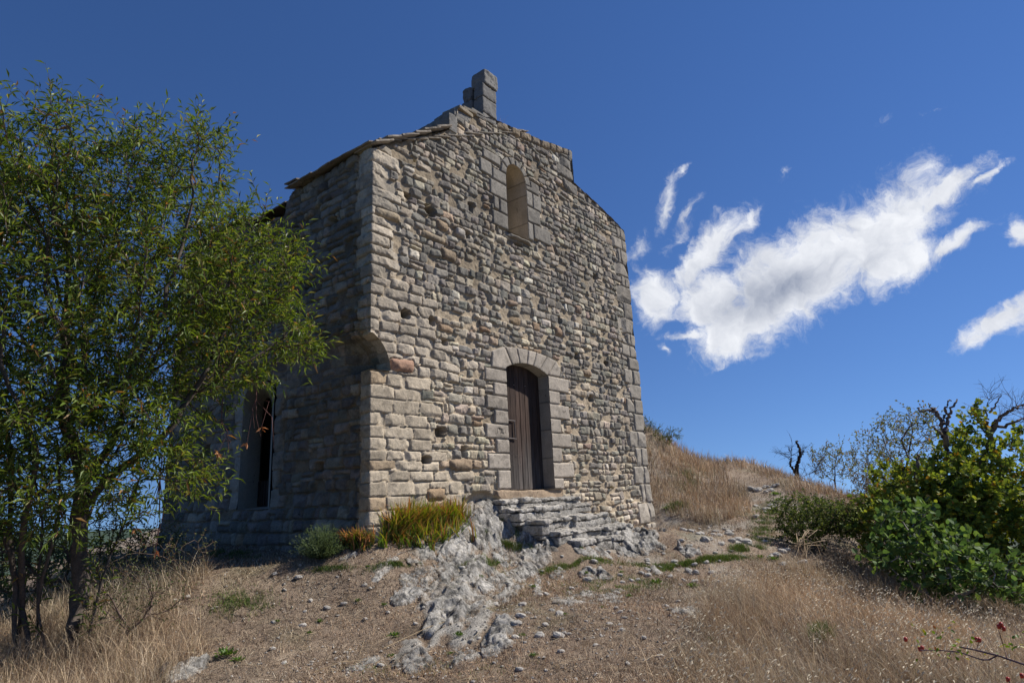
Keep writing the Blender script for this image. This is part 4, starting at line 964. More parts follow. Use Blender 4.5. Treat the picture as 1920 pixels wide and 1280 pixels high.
def bare(wood, b, spec, r0, rg, col):
    """dead limbs: chains of pixels at one distance, real tubes"""
    for (pts, dist, ra, rb) in spec:
        P = np.array([at(x, y, dist + (i % 2) * .12) for i, (x, y) in enumerate(pts)]); t = np.linspace(0, len(P) - 1, len(P) * 4); Q = np.stack([np.interp(t, range(len(P)), P[:, i]) for i in range(3)], 1)
        Q += rg.normal(0, .012, Q.shape); tube(wood, Q, np.linspace(ra, rb, len(Q)), 6, col)
def twiglets(wood, pts, dist, n_, ln, rg, col, r=.004):
    P = np.array([at(x, y, dist) for x, y in pts])
    for _ in range(n_):
        i = rg.integers(len(P) - 1); f = rg.random(); b = P[i] * (1 - f) + P[i + 1] * f; d = (P[i + 1] - P[i]); d = d / np.linalg.norm(d) + rg.normal(0, .7, 3); d /= np.linalg.norm(d); l = ln * rg.uniform(.4, 1.2)
        q = [b]; 
        for s_ in range(4): d = d + rg.normal(0, .22, 3) + [0, 0, .06]; d /= np.linalg.norm(d); q.append(q[-1] + d * l / 4)
        tube(wood, q, np.linspace(r, r * .35, 5), 4, col)
        for s_ in (1, 2, 3):
            d2 = d + rg.normal(0, .6, 3); d2 /= np.linalg.norm(d2); tube(wood, [q[s_], q[s_] + d2 * l * .2, q[s_] + d2 * l * .4 + rg.normal(0, .02, 3)], [r * .6, r * .4, r * .2], 3, col)
gcol = (.15, .12, .10)
# main maple-like trees
root, w, c, rg = gtree('field_maple', 'dense yellow green tree at the right edge behind the fig bush', 'tree', (1830, 1110), 13.2,
    [ell(1850, 970, 13, 100, 95, 1.5), ell(1848, 845, 13.2, 30, 62, .6), ell(1838, 770, 13.3, 14, 26, .2), ell(1930, 945, 13, 40, 80, 1.1), ell(1770, 990, 12.7, 70, 70, 1.1), ell(1893, 850, 13.3, 22, 40, .4), ell(1900, 1040, 12.6, 110, 70, 1.2)],
    1900, .15, .20, .9, dict(rmaxtwig=.014, per=3, tl=.28, nl=12, L=.072, W=.075, pal=palm, up=.1, rad=.003, broadleaf=True), 21, (.10, .08, .065), [(1810, 1000, 13, 6), (1870, 960, 13.2, 7), (1930, 1000, 13, 6)])
bare(w, None, [([(1830, 900), (1850, 840), (1868, 790), (1880, 778), (1900, 765), (1916, 758)], 13.0, .05, .012), ([(1862, 800), (1880, 800), (1905, 790), (1925, 782)], 13.0, .03, .012), ([(1855, 770), (1868, 760), (1874, 742)], 13.1, .018, .006), ([(1862, 860), (1850, 800), (1848, 770)], 13.1, .03, .01)], 0, rg, gcol)
twiglets(w, [(1868, 790), (1900, 765), (1916, 758), (1925, 782)], 13.0, 40, .45, rg, gcol); twiglets(w, [(1848, 780), (1855, 735)], 13.1, 14, .35, rg, gcol)
finish(root, w, c)
root, w, c, rg = gtree('field_maple', 'green tree with forked dead top branches rising behind the fig bush', 'tree', (1745, 1090), 12.6,
    [ell(1740, 960, 12.5, 72, 70, 1.2), ell(1765, 885, 12.6, 34, 34, .7), ell(1685, 915, 12.4, 32, 42, .6), ell(1700, 1000, 12.3, 60, 70, 1.0), ell(1790, 830, 12.7, 16, 18, .3)],
    1300, .14, .20, .9, dict(rmaxtwig=.014, per=3, tl=.27, nl=12, L=.072, W=.075, pal=palm, up=.1, rad=.003, broadleaf=True), 22, (.10, .08, .065), [(1740, 980, 12.5, 6), (1700, 960, 12.4, 6)])
bare(w, None, [([(1783, 870), (1776, 840), (1771, 815), (1766, 790), (1758, 776), (1748, 768), (1730, 770), (1718, 765)], 12.4, .05, .012), ([(1771, 810), (1778, 785), (1784, 765), (1794, 750)], 12.4, .035, .012),
               ([(1768, 795), (1772, 775), (1775, 760), (1782, 750)], 12.4, .028, .01), ([(1758, 778), (1752, 765), (1742, 762)], 12.4, .02, .01), ([(1770, 820), (1758, 808), (1750, 798)], 12.4, .025, .012),
               ([(1706, 950), (1702, 920), (1694, 890), (1690, 860)], 12.2, .05, .02), ([(1706, 940), (1718, 905), (1720, 870), (1722, 850)], 12.2, .045, .02)], 0, rg, (.16, .13, .11))
finish(root, w, c)
pals = [((.12, .15, .04), .45), ((.17, .18, .06), .35), ((.22, .17, .06), .2)]
for i, (bx, by, dist, E, nA, lab, stems) in enumerate([
    (1565, 1010, 26, [ell(1565, 868, 26, 38, 32, 1.0)], 420, 'small airy tree standing alone on the ridge beside the bare one', [(1565, 900, 26, 7)]),
    (1655, 1040, 23, [ell(1640, 855, 23, 34, 36, 1.0), ell(1622, 880, 23, 26, 25, .8), ell(1655, 890, 23, 30, 40, .8)], 600, 'thin leaning tree on the ridge left of the leafy trees', [(1645, 930, 23, 7), (1625, 925, 23, 7)]),
    (1705, 1040, 20, [ell(1700, 810, 20, 48, 38, 1.1), ell(1680, 850, 20, 30, 30, .8), ell(1725, 830, 20, 34, 34, .8), ell(1700, 780, 20, 20, 15, .4)], 900, 'tall thin leaved tree rising above the leafy tree with dead branches', [(1703, 860, 20, 8)])]):
    root, w, c, rg = gtree('sparse_tree', lab, 'tree', (bx, by), dist, E, nA, .20, .22, 1.4, dict(rmaxtwig=.02, per=1, tl=.36, nl=6, L=.10, W=.05, pal=pals, up=.2, rad=.006), 30 + i, (.09, .08, .075), stems, rtip=.005)
    finish(root, w, c)
# bare dead tree on the ridge
rg = np.random.default_rng(40); b = at(1497, 905, 20); b[2] = float(terr(b[0:1], b[1:2])[0]) - .05
root = empty('dead_tree', tuple(b), 'small leafless dead tree with black forked trunk on the ridge', 'tree'); w = MB(); dk = (.035, .03, .028)
bare(w, None, [([(1497, 912), (1495, 895), (1493, 880), (1498, 862), (1501, 850), (1498, 838), (1492, 828), (1495, 826)], 20, .075, .02), ([(1494, 888), (1487, 880), (1481, 870), (1484, 858)], 20, .045, .02), ([(1500, 858), (1507, 845)], 20, .03, .012)], 0, rg, dk)
twiglets(w, [(1481, 875), (1484, 850), (1480, 845)], 20, 16, .5, rg, dk, .007); twiglets(w, [(1500, 895), (1525, 885), (1535, 870)], 20, 26, .7, rg, (.08, .06, .05), .006); twiglets(w, [(1497, 860), (1503, 845)], 20, 10, .4, rg, dk, .006)
local(w, root); obj('trunk', w.mesh('trunk', True), MBARK, root)
# fig bush
palf = [((.09, .16, .045), .5), ((.14, .215, .055), .3), ((.05, .085, .03), .2)]
root, w, c, rg = gtree('fig_bush', 'large leaved dark green fig bush at the right in front of the trees', 'bush', (1745, 1130), 10.2,
    [ell(1720, 1010, 10.2, 62, 55, .7), ell(1760, 1060, 10, 75, 50, .8), ell(1690, 1040, 10.2, 40, 40, .6), ell(1820, 1075, 10.2, 60, 40, .7), ell(1880, 1085, 10.4, 50, 35, .6)],
    520, .12, .18, .8, dict(rmaxtwig=.02, per=2, tl=.22, nl=6, L=.09, W=.12, pal=palf, up=.1, rad=.004, broadleaf=True), 50, (.28, .26, .24), [(1725, 1050, 10.1, 5), (1770, 1080, 10, 5), (1840, 1090, 10.2, 5)], rtip=.006)
finish(root, w, c)
# bramble bush beside the path
palb = [((.085, .125, .035), .5), ((.14, .17, .045), .3), ((.05, .075, .025), .2)]
root, w, c, rg = gtree('bramble_bush', 'low dark green bramble bush beside the path on the slope', 'bush', (1540, 1025), 13.2,
    [ell(1520, 960, 13.2, 55, 26, .8), ell(1500, 985, 13, 36, 30, .7), ell(1565, 975, 13.3, 48, 28, .8)],
    1100, .11, .15, .8, dict(rmaxtwig=.02, per=3, tl=.17, nl=8, L=.06, W=.035, pal=palb, up=.1, rad=.003), 51, (.09, .07, .06), [(1510, 1005, 13.1, 4), (1550, 1000, 13.2, 4)], rtip=.004)
finish(root, w, c)
palr = [((.13, .11, .06), .4), ((.09, .09, .04), .3), ((.18, .13, .07), .3)]
root, w, c, rg = gtree('thorn_scrub', 'brownish half dry scrub between the bramble bush and the leafy trees', 'bush', (1620, 1025), 13.6,
    [ell(1610, 970, 13.6, 50, 32, .8), ell(1650, 960, 14, 40, 45, .9), ell(1640, 915, 14.5, 30, 30, .6)],
    900, .13, .16, .9, dict(rmaxtwig=.02, per=3, tl=.24, nl=5, L=.05, W=.028, pal=palr, up=.3, rad=.003, wcol=(.16, .12, .09)), 52, (.15, .115, .09), [(1610, 1000, 13.6, 4), (1650, 990, 14, 5)], rtip=.004)
finish(root, w, c)
root, w, c, rg = gtree('juniper_shrub', 'dark green shrub leaning off the top of the grassy mound', 'bush', (1215, 850), 19.8,
    [ell(1206, 796, 20, 10, 12, .4), ell(1245, 822, 19.8, 20, 12, .5), ell(1268, 812, 19.6, 12, 7, .3), ell(1225, 808, 20, 16, 8, .4)],
    220, .12, .15, .9, dict(rmaxtwig=.03, per=3, tl=.2, nl=8, L=.06, W=.02, pal=palb, up=.15, rad=.004), 53, (.09, .07, .06), [(1225, 825, 19.9, 3), (1250, 830, 19.8, 4)], rtip=.005)
finish(root, w, c)
# shrubs below the almond tree
root, w, c, rg = gtree('wild_rose_shrub', 'straggly small leaved shrub at the foot of the chapel side wall', 'bush', (330, 1075), 8.4,
    [ell(330, 1030, 8.4, 70, 30, .4), ell(390, 1020, 8.3, 22, 26, .2), ell(270, 1060, 8.4, 50, 35, .4)],
    300, .09, .13, .7, dict(rmaxtwig=.02, per=1, tl=.16, nl=5, L=.028, W=.02, pal=[((.10, .13, .05), .5), ((.16, .16, .07), .3), ((.2, .13, .07), .2)], up=.35, rad=.0018, wcol=(.14, .10, .07)), 54, (.12, .09, .07), [(320, 1050, 8.4, 4), (370, 1045, 8.35, 4)], rtip=.003)
finish(root, w, c)
root, w, c, rg = gtree('undergrowth_shrub', 'tangled dull green shrub in the dry grass right of the almond trunk', 'bush', (240, 1190), 7.4,
    [ell(230, 1140, 7.4, 60, 40, .4), ell(290, 1120, 7.5, 60, 45, .4), ell(190, 1090, 7.8, 50, 40, .4)],
    380, .08, .12, .7, dict(rmaxtwig=.02, per=1, tl=.14, nl=5, L=.026, W=.02, pal=[((.08, .105, .04), .6), ((.13, .12, .06), .4)], up=.3, rad=.0016, wcol=(.16, .115, .08)), 55, (.14, .10, .08), [(235, 1165, 7.4, 4), (280, 1150, 7.5, 4)], rtip=.003)
finish(root, w, c)
root, w, c, rg = gtree('thicket_bush', 'dense olive thicket between the almond trunks and the far end of the chapel', 'bush', (210, 1110), 9.6,
    [ell(170, 1035, 9.6, 95, 60, .6), ell(275, 1030, 9.8, 60, 45, .6), ell(90, 1040, 9.5, 80, 75, .6), ell(10, 1040, 9.4, 80, 90, .6)],
    1000, .11, .15, .8, dict(rmaxtwig=.02, per=2, tl=.2, nl=7, L=.05, W=.022, pal=[((.10, .13, .04), .5), ((.15, .15, .06), .3), ((.22, .15, .07), .2)], up=.35, rad=.002, wcol=(.14, .10, .07)), 58, (.12, .09, .07), [(180, 1080, 9.6, 4), (260, 1065, 9.8, 4), (80, 1090, 9.5, 4)], rtip=.004)
finish(root, w, c)
# distant wood visible below the almond crown
root, w, c, rg = gtree('hedge_tree', 'dark tree mass beyond the almond trunks at the left', 'tree', (60, 1180), 17,
    [ell(60, 1080, 17, 160, 55, 1.2), ell(190, 1060, 17.5, 50, 35, .8), ell(-60, 1040, 17, 80, 90, 1.2)],
    500, .25, .32, 1.4, dict(rmaxtwig=.03, per=2, tl=.35, nl=8, L=.11, W=.06, pal=[((.04, .075, .03), .6), ((.07, .10, .04), .4)], up=.2, rad=.005), 56, (.08, .07, .06), [(60, 1120, 17, 5), (-40, 1100, 17, 5), (170, 1110, 17.3, 5)], rtip=.006)
finish(root, w, c)

# ============================================================ sword-leaved plants by the corner
def sword(mb, bases, hgt, wid, pal, rg, lean=.45, k=5, per=7):
    n_ = len(bases) * per; B = np.repeat(bases, per, 0) + rg.normal(0, .02, (n_, 3)) * [1, 1, 0]; az = rg.uniform(0, 2 * np.pi, n_); ln = rg.uniform(.05, lean, n_)
    h = hgt * rg.uniform(.25, 1.2, n_); w_ = wid * rg.uniform(.7, 1.2, n_); d = np.stack([np.cos(az), np.sin(az), np.zeros(n_)], 1); sd = np.stack([-np.sin(az + rg.normal(0, .6, n_)), np.cos(az), np.zeros(n_)], 1)
    t = np.linspace(0, 1, k); V = []; Cc = []; ci = rg.choice(len(pal), n_, p=[q[2] for q in pal]); c0 = np.array([q[0] for q in pal])[ci]; c1 = np.array([q[1] for q in pal])[ci]; f = rg.uniform(.75, 1.25, (n_, 1))
    for tt_ in t:
        p = B + np.array([0, 0, 1.]) * (h * (tt_ - .25 * ln * tt_ ** 2))[:, None] + d * (h * ln * tt_ ** 1.8)[:, None]; ww = (w_ * (1 - tt_ ** 2.2) * .5)[:, None] + .0004
        V += [p - sd * ww, p + sd * ww]; cc = (c0 * (1 - tt_) + c1 * tt_) * f; Cc += [cc, cc]
    V = np.stack(V, 1); Cc = np.stack(Cc, 1); off_ = np.arange(n_)[:, None] * (2 * k); F_ = [off_ + [2 * i, 2 * i + 1, 2 * i + 3, 2 * i + 2] for i in range(k - 1)]
    mb.add(V.reshape(-1, 3), np.concatenate(F_), Cc.reshape(-1, 3))
gr = (.14, .23, .03); br = (.32, .17, .075); ye = (.32, .30, .05); dg = (.08, .15, .03)
irp = [(gr, ye, .3), (gr, br, .22), (br, (.45, .22, .08), .18), (dg, gr, .2), (ye, br, .1)]
for (lab, pxs, n_, hh, pp) in [('large clump of green and rust sword shaped leaves against the facade foot', [(790, 1015, 60, 22), (840, 985, 35, 18), (770, 990, 30, 16)], 300, .34, irp),
                           ('tall green tipped clump of sword leaves at the chapel corner', [(730, 1000, 24, 20)], 110, .40, irp),
                           ('low orange clump of withered sword leaves left of the corner', [(668, 1027, 26, 8)], 90, .24, [(br, (.5, .28, .13), .3), (gr, br, .35), (gr, ye, .2), (dg, gr, .15)])]:
    rg = np.random.default_rng(len(lab)); B_ = []
    for i in range(n_):
        q = pxs[i % len(pxs)]; p = gp(q[0] + rg.normal(0, q[2] * .5), min(q[1] + rg.normal(0, q[3] * .4), 1035)); B_.append([p[0], min(p[1], -.10) if p[0] > -.1 else p[1], p[2]])
    B_ = np.array(B_); root = empty('iris_clump', tuple(B_.mean(0)), lab, 'plant', 'sword leaved plants at the foot of the chapel corner'); mb = MB(); sword(mb, B_, hh, .018, pp, rg, lean=1.1); local(mb, root); obj('leaves', mb.mesh('leaves'), MLEAF, root)
# feathery green bush
rg = np.random.default_rng(71); p = gp(603, 1045); root = empty('broom_bush', tuple(p), 'round feathery grey green bush on the lit slope near the shaded corner', 'bush'); mb = MB()
for i in range(420):
    a = rg.uniform(0, 2 * np.pi); e = rg.uniform(.15, 1.5); d = np.array([math.cos(a) * math.cos(e), math.sin(a) * math.cos(e), math.sin(e)]); L_ = rg.uniform(.18, .33); b = p + d * [.05, .05, 0]; c_ = rg.uniform(.7, 1.3)
    q = [b + d * L_ * t + np.array([0, 0, .05 * t * t]) + rg.normal(0, .006, 3) for t in np.linspace(0, 1, 5)]; tube(mb, q, [.003, .0025, .002, .0015, .001], 3, np.array((.09, .125, .055)) * c_)
    P = np.array([q[1 + j % 4] for j in range(14)]) + rg.normal(0, .008, (14, 3)); leaves(mb, P, np.tile(d, (14, 1)) + rg.normal(0, .45, (14, 3)), .035, .006, np.tile(np.array([[.13, .18, .075]]) * c_, (14, 1)), rg)
local(mb, root); obj('foliage', mb.mesh('foliage'), MLEAF, root)

# ============================================================ rocks
def outcrop(label, pts, wd, hh, seed, name='rock_outcrop', group='weathered rock outcrops on the slope', crisp=1.0, bx=None):
    """ridge of limestone along a polyline of ground points, buried at its rim"""
    hh = hh * .62; wd = wd * 1.2; P = np.array([gp(*q) for q in pts]); rg = np.random.default_rng(seed); seg = np.r_[0, np.cumsum(np.linalg.norm(np.diff(P[:, :2], axis=0), axis=1))]
    lo = P[:, :2].min(0) - wd * 1.3; hi = P[:, :2].max(0) + wd * 1.3; res = max(.014, min(.026, (hi - lo).max() / 110)); X = np.arange(lo[0], hi[0], res); Y = np.arange(lo[1], hi[1], res); A, B = np.meshgrid(X, Y, indexing='ij')
    d = np.full(A.shape, 9.0); tt_ = np.zeros(A.shape)
    wx = A + .30 * wd * fb2(A * 2.2 / wd * .5, B * 2.2 / wd * .5, seed, 3); wy = B + .30 * wd * fb2(A * 2.2 / wd * .5 + 40, B * 2.2 / wd * .5, seed + 1, 3)
    for i in range(len(P) - 1):
        a = P[i, :2]; b = P[i + 1, :2]; t = np.clip(((wx - a[0]) * (b - a)[0] + (wy - a[1]) * (b - a)[1]) / ((b - a) @ (b - a)), 0, 1); q = np.hypot(wx - a[0] - t * (b - a)[0], wy - a[1] - t * (b - a)[1]); m_ = q < d; d[m_] = q[m_]; tt_[m_] = (seg[i] + t * (seg[i + 1] - seg[i]))[m_]
    d = d + .10 * wd - .75 * wd * fb2(A * 3.8, B * 3.8, seed + 21, 5)
    taper = np.interp(tt_ / seg[-1], [0, .15, .5, .85, 1], [.55, .9, 1, .85, .5]); u = 1 - d / (wd * taper)
    n1 = fb2(A * 3.2, B * 3.2, seed + 3, 4); rid = 1 - np.abs(fb2(A * 5 + 9, B * 5, seed + 5, 3)) * 2; n3 = fb2(A * 16, B * 16, seed + 7, 3)
    h = hh * (np.clip(u, -.4, 1) ** 1 * (u > 0) ** 1 * 0 + np.where(u > 0, np.power(np.clip(u, 0, 1), .55), u * 2.2)) * (.65 + .55 * n1) + np.where(u > 0, .22 * hh * rid * crisp + .13 * hh * n3 + .02 * fb2(A * 9, B * 9, seed + 8, 3), 0)
    fr, crk, fid = fracture(A, B, seed + 31); h = np.where(u > 0, h * .55 + hh * .55 * fr * sstep(0, .35, u) + hh * .25, h)
    # stepped bedding planes
    stp = hh / 4.5; hq = np.floor(h / stp) * stp + stp * sstep(.45, .95, (h / stp) % 1); h = np.where(u > 0, h * .45 + hq * .55, h)
    keep = u > -.22; Z = terr(A, B) + h - .015
    V = np.stack([A + .02 * n3, B + .02 * n1, Z], -1).reshape(-1, 3); F_ = grid_faces(*A.shape); km = (keep[:-1, :-1] & keep[1:, :-1] & keep[1:, 1:] & keep[:-1, 1:]).ravel(); F_ = F_[km]; ui, inv = np.unique(F_, return_inverse=True)
    n9 = fb2(A * 26, B * 26, seed + 13, 3).ravel()[ui]; c = np.array([.39, .37, .33])[None] * (1 + .25 * n1.ravel()[ui] + .3 * n9)[:, None]; c = c * (1 - .62 * sstep(.05, .4, fb2(A * 9, B * 9, seed + 15, 3).ravel()[ui] + .5 * n9))[:, None]; crev = crk.ravel()[ui][:, None]; c = c * (.8 + .4 * fid.ravel()[ui][:, None]) * (1 - .45 * crev); sl_ = sstep(.22, -.05, u.ravel()[ui] + .3 * n9)[:, None] * .8; c = c * (1 - sl_) + np.array([.24, .185, .13]) * sl_; orr = sstep(.25, .6, fb2(A * 2.5, B * 2.5, seed + 11, 4)).ravel()[ui][:, None]; c = c * (1 - .35 * orr) + np.array([.36, .26, .16]) * .35 * orr
    cen = V[ui].mean(0); o = obj(name, mk_mesh(name, V[ui] - cen, inv.reshape(F_.shape), c, True), MROCK); o.location = cen; tag(o, label, 'rock', group)
OC = [('broad pale rock slab in the middle of the slope', [(815, 1180), (850, 1120), (880, 1060)], .34, .16, 1),
 ('long rock rib left of the broad slab', [(745, 1135), (790, 1095), (830, 1060)], .16, .11, 2),
 ('rock rib along the right flank of the broad slab', [(900, 1110), (905, 1070), (895, 1045)], .17, .13, 3),
 ('grey rock mound rising to the wall left of the steps', [(900, 1000), (905, 965), (890, 945)], .48, .30, 4),
 ('sloping rock shelf below the sword leaved plants', [(790, 1050), (830, 1015), (870, 985)], .30, .20, 5),
 ('thin white rock rib below the low plants', [(690, 1100), (725, 1065), (765, 1040)], .10, .08, 6),
 ('pale rock hump near the bottom edge', [(765, 1255), (785, 1225)], .22, .13, 7),
 ('split rock right of the pale hump', [(920, 1220), (940, 1180), (935, 1160)], .16, .12, 8),
 ('narrow rock rib in the centre of the slope', [(940, 1130), (960, 1090), (970, 1070)], .14, .09, 9),
 ('small upright rock below the steps', [(985, 1085), (995, 1060)], .12, .13, 10),
 ('low rock rib right of the small upright rock', [(1005, 1120), (1010, 1080)], .09, .08, 11),
 ('knobbly little rock in line with the lowest step', [(1045, 1090), (1050, 1068)], .10, .12, 12),
 ('smooth pale boulder right of the knobbly rock', [(1110, 1085), (1122, 1072)], .22, .13, 13),
 ('broken rocks below the pale boulder', [(1125, 1110), (1145, 1128), (1160, 1108)], .13, .08, 14),
 ('dark undercut rock right of the steps', [(1165, 1040), (1182, 1038)], .20, .13, 15),
 ('pale bedrock at the right hand corner of the facade', [(1150, 1010), (1190, 1008), (1240, 1025)], .50, .24, 16),
 ('rounded rock at the start of the path', [(1225, 1078), (1232, 1070)], .14, .11, 17),
 ('dark topped rock in the green grass by the path', [(1290, 1038), (1296, 1030)], .14, .13, 18),
 ('white rock lying in the grass right of the boulders', [(1280, 1145), (1295, 1138)], .15, .08, 19),
 ('long flat stone in the grass near the left corner', [(325, 1278), (385, 1238)], .13, .13, 20),
 ('pale buried rock at the bottom left of the slope', [(670, 1255), (700, 1235)], .18, .06, 21),
 ('small white rib beside the feathery bush', [(640, 1052), (665, 1042)], .08, .07, 22),
 ('tiny rock crest under the plants', [(700, 1075), (718, 1062)], .07, .06, 23),
 ('bedrock patch beneath the bottom step', [(985, 1015), (1020, 1008)], .26, .13, 24),
 ('low broad bedrock shelf in the turf below the door', [(950, 1060), (990, 1045), (1030, 1030)], .30, .10, 26),
 ('flat bedrock patch right of the narrow rib', [(1060, 1135), (1090, 1110)], .24, .08, 27),
 ('flat bedrock patch left of the split rock', [(860, 1235), (880, 1215)], .20, .07, 28),
 ('low bedrock patch right of the bottom step', [(1090, 1040), (1130, 1030)], .24, .09, 29),
 ('rock bank rising beside the right of the steps', [(1150, 975), (1185, 975)], .30, .34, 25)]
for (l, p_, w_, h_, s_) in OC: outcrop(l, p_, w_, h_, 200 + s_ * 17)
# loose stones
def pebble(sz, seed):
    n_ = 10; th = np.linspace(0, np.pi, n_); ph = np.linspace(0, 2 * np.pi, 13)[:-1]; T, Pp = np.meshgrid(th, ph, indexing='ij'); V = np.stack([np.sin(T) * np.cos(Pp), np.sin(T) * np.sin(Pp), np.cos(T)], -1).reshape(-1, 3)
    k = 1 + .35 * fb3(V * 1.6 + seed, seed, 3); V = V * k[:, None]; V = np.sign(V) * np.abs(V) ** .85; V *= np.array([1, .75, .5]) * sz
    i = np.arange(n_ * 12).reshape(n_, 12); nx = np.roll(i, -1, 1); return V, np.stack([i[:-1], i[1:], nx[1:], nx[:-1]], -1).reshape(-1, 4)
protos = []
for i in range(6):
    V, F_ = pebble(1.0, 500 + i); c = np.array([.40, .375, .33]) * np.random.default_rng(i).uniform(.8, 1.15); protos.append(mk_mesh('loose_stone', V, F_, np.tile(c[None], (len(V), 1)) * (1 + .2 * fb3(V * 3, i, 3))[:, None], False))
rg = np.random.default_rng(90); cnt = 0
for (cx, cy, sx, sy, n_, s0, s1) in [(1430, 905, 14, 14, 10, .05, .13), (1450, 945, 22, 16, 14, .03, .10), (1330, 990, 50, 22, 26, .025, .08), (1370, 1010, 35, 10, 10, .04, .11), (1040, 1110, 110, 45, 40, .015, .04), (1200, 1060, 90, 20, 26, .02, .06), (800, 1200, 160, 50, 26, .012, .035), (1150, 1160, 120, 50, 30, .012, .035), (1475, 1040, 25, 12, 6, .05, .1), (1300, 1075, 90, 25, 22, .03, .08), (600, 1130, 120, 50, 16, .02, .05), (1000, 1150, 170, 60, 30, .025, .06)]:
    for _ in range(n_):
        p = gp(cx + rg.normal(0, sx), min(1275, cy + abs(rg.normal(0, sy)) if cy < 1000 else cy + rg.normal(0, sy))); s_ = rg.uniform(s0, s1)
        if p[1] > -.2 and -.3 < p[0] < 7.9: continue
        o = bpy.data.objects.new('loose_stone', protos[rg.integers(6)]); scene.collection.objects.link(o)
        if not o.data.materials: o.data.materials.append(MPEB)
        o.location = (p[0], p[1], p[2] + s_ * .15); o.scale = (s_, s_, s_); o.rotation_euler = (rg.uniform(-.4, .4), rg.uniform(-.4, .4), rg.uniform(0, 6.28))
        tag(o, 'small pale loose stone lying on the earth', 'stone', 'loose stones on the slope'); cnt += 1
print('stones', cnt)
# gravel too small to count
def scatter(n_, x0, x1, y0, y1, rg): return np.stack([rg.uniform(x0, x1, n_), rg.uniform(y0, y1, n_)], 1)
def dens_keep(P, rg, ref=6.0):
    d = np.hypot(P[:, 0] - CAMP[0], P[:, 1] - CAMP[1]); return rg.random(len(P)) < np.minimum(1, (ref / np.maximum(d, .1)) ** 2), d
def off_building(P): return ~((P[:, 0] > -.02) & (P[:, 0] < 7.7) & (P[:, 1] > -.06) & (P[:, 1] < 7.1)) & ~((P[:, 0] > 2.3) & (P[:, 0] < 4.8) & (P[:, 1] > -1.45) & (P[:, 1] < 0))
def inpoly(px, py, poly):
    c = np.zeros(len(px), bool); j = len(poly) - 1
    for i in range(len(poly)):
        xi, yi = poly[i]; xj, yj = poly[j]; m_ = ((yi > py) != (yj > py)) & (px < (xj - xi) * (py - yi) / (yj - yi + 1e-9) + xi); c ^= m_; j = i
    return c
rg = np.random.default_rng(91); P = scatter(80000, -5, 12, -7, 3, rg); k_, d_ = dens_keep(P, rg, 7); P = P[k_ & off_building(P)]; nz_ = fb2(P[:, 0] * 1.2, P[:, 1] * 1.2, 95, 3) + .35 * sstep(1, 4, P[:, 0]); P = P[nz_ > rg.uniform(-.6, .6, len(P))]; z_ = terr(P[:, 0], P[:, 1]); n_ = len(P)
octv = np.array([(1, 0, 0), (0, 1, 0), (-1, 0, 0), (0, -1, 0), (0, 0, .7), (0, 0, -.5)], float); octf = np.array([(0, 1, 4), (1, 2, 4), (2, 3, 4), (3, 0, 4), (1, 0, 5), (2, 1, 5), (3, 2, 5), (0, 3, 5)])
s_ = .004 + .016 * rg.random(n_) ** 3; V = octv[None] * rg.uniform(.6, 1.3, (n_, 6, 1)) * s_[:, None, None]; an = rg.uniform(0, 6.28, n_); V = np.stack([V[..., 0] * np.cos(an)[:, None] - V[..., 1] * np.sin(an)[:, None], V[..., 0] * np.sin(an)[:, None] + V[..., 1] * np.cos(an)[:, None], V[..., 2]], -1) + np.c_[P, z_ + s_ * .3][:, None]
gm = MB(); gm.add(V.reshape(-1, 3), (octf[None] + np.arange(n_)[:, None, None] * 6).reshape(-1, 3), np.repeat(np.array([[.40, .365, .31]]) * rg.uniform(.6, 1.2, (n_, 1)), 6, 0))
tag(obj('gravel', gm.mesh('gravel'), MPEB), 'fine pale gravel scattered over the earth', 'gravel', kind='stuff')

# ============================================================ grass
def blades(mb, P, z, hgt, wid, lean, wind, pal, rg, curve=1.7, nseg=3):
    n_ = len(P); az = rg.uniform(0, 2 * np.pi, n_); d = np.stack([np.cos(az), np.sin(az), np.zeros(n_)], 1) + np.array(wind)[None]; d /= np.linalg.norm(d, axis=1)[:, None] + 1e-6
    ln = lean * rg.uniform(.3, 1.3, n_); side = np.cross(d, [0, 0, 1.]) + rg.normal(0, .5, (n_, 3)); side /= np.linalg.norm(side, axis=1)[:, None]; B = np.c_[P, z - .01]; V = []
    for tt_ in np.linspace(0, 1, nseg):
        p = B + d * (hgt * ln * tt_ ** curve)[:, None]; p[:, 2] += hgt * np.sqrt(np.maximum(1 - np.minimum(ln, .97) ** 2, .03)) * (tt_ - .15 * tt_ ** 2); ww = (np.broadcast_to(wid, (n_,)) * (1 - .8 * tt_) / 2)[:, None]
        if tt_ < 1: V += [p - side * ww, p + side * ww]
        else: V += [p]
    V = np.stack(V, 1); m_ = V.shape[1]; o_ = np.arange(n_)[:, None] * m_; ci = rg.choice(len(pal), n_, p=[q[1] for q in pal]); pn = fb2(P[:, 0] * 1.7, P[:, 1] * 1.7, 201, 4)[:, None]; col = np.array([q[0] for q in pal])[ci] * rg.uniform(.55, 1.4, (n_, 1)) * (1 + .38 * pn) * (1 + np.array([.12, 0, -.10]) * fb2(P[:, 0] * .9, P[:, 1] * .9, 203, 2)[:, None]); fq = [o_ + [2 * i, 2 * i + 1, 2 * i + 3, 2 * i + 2] for i in range(nseg - 2)]
    k0 = mb.n; mb.add(V.reshape(-1, 3), np.concatenate(fq), np.repeat(col, m_, 0)); mb.F3.append((o_ + [m_ - 3, m_ - 2, m_ - 1]) + k0)
straw = [((.44, .345, .225), .36), ((.32, .24, .155), .26), ((.58, .49, .35), .18), ((.20, .145, .095), .16), ((.15, .15, .06), .04)]
RIGHT = [(1175, 1400), (1270, 1250), (1330, 1130), (1440, 1075), (1560, 1055), (1640, 1020), (1700, 990), (2400, 950), (2400, 1900), (1100, 1900)]
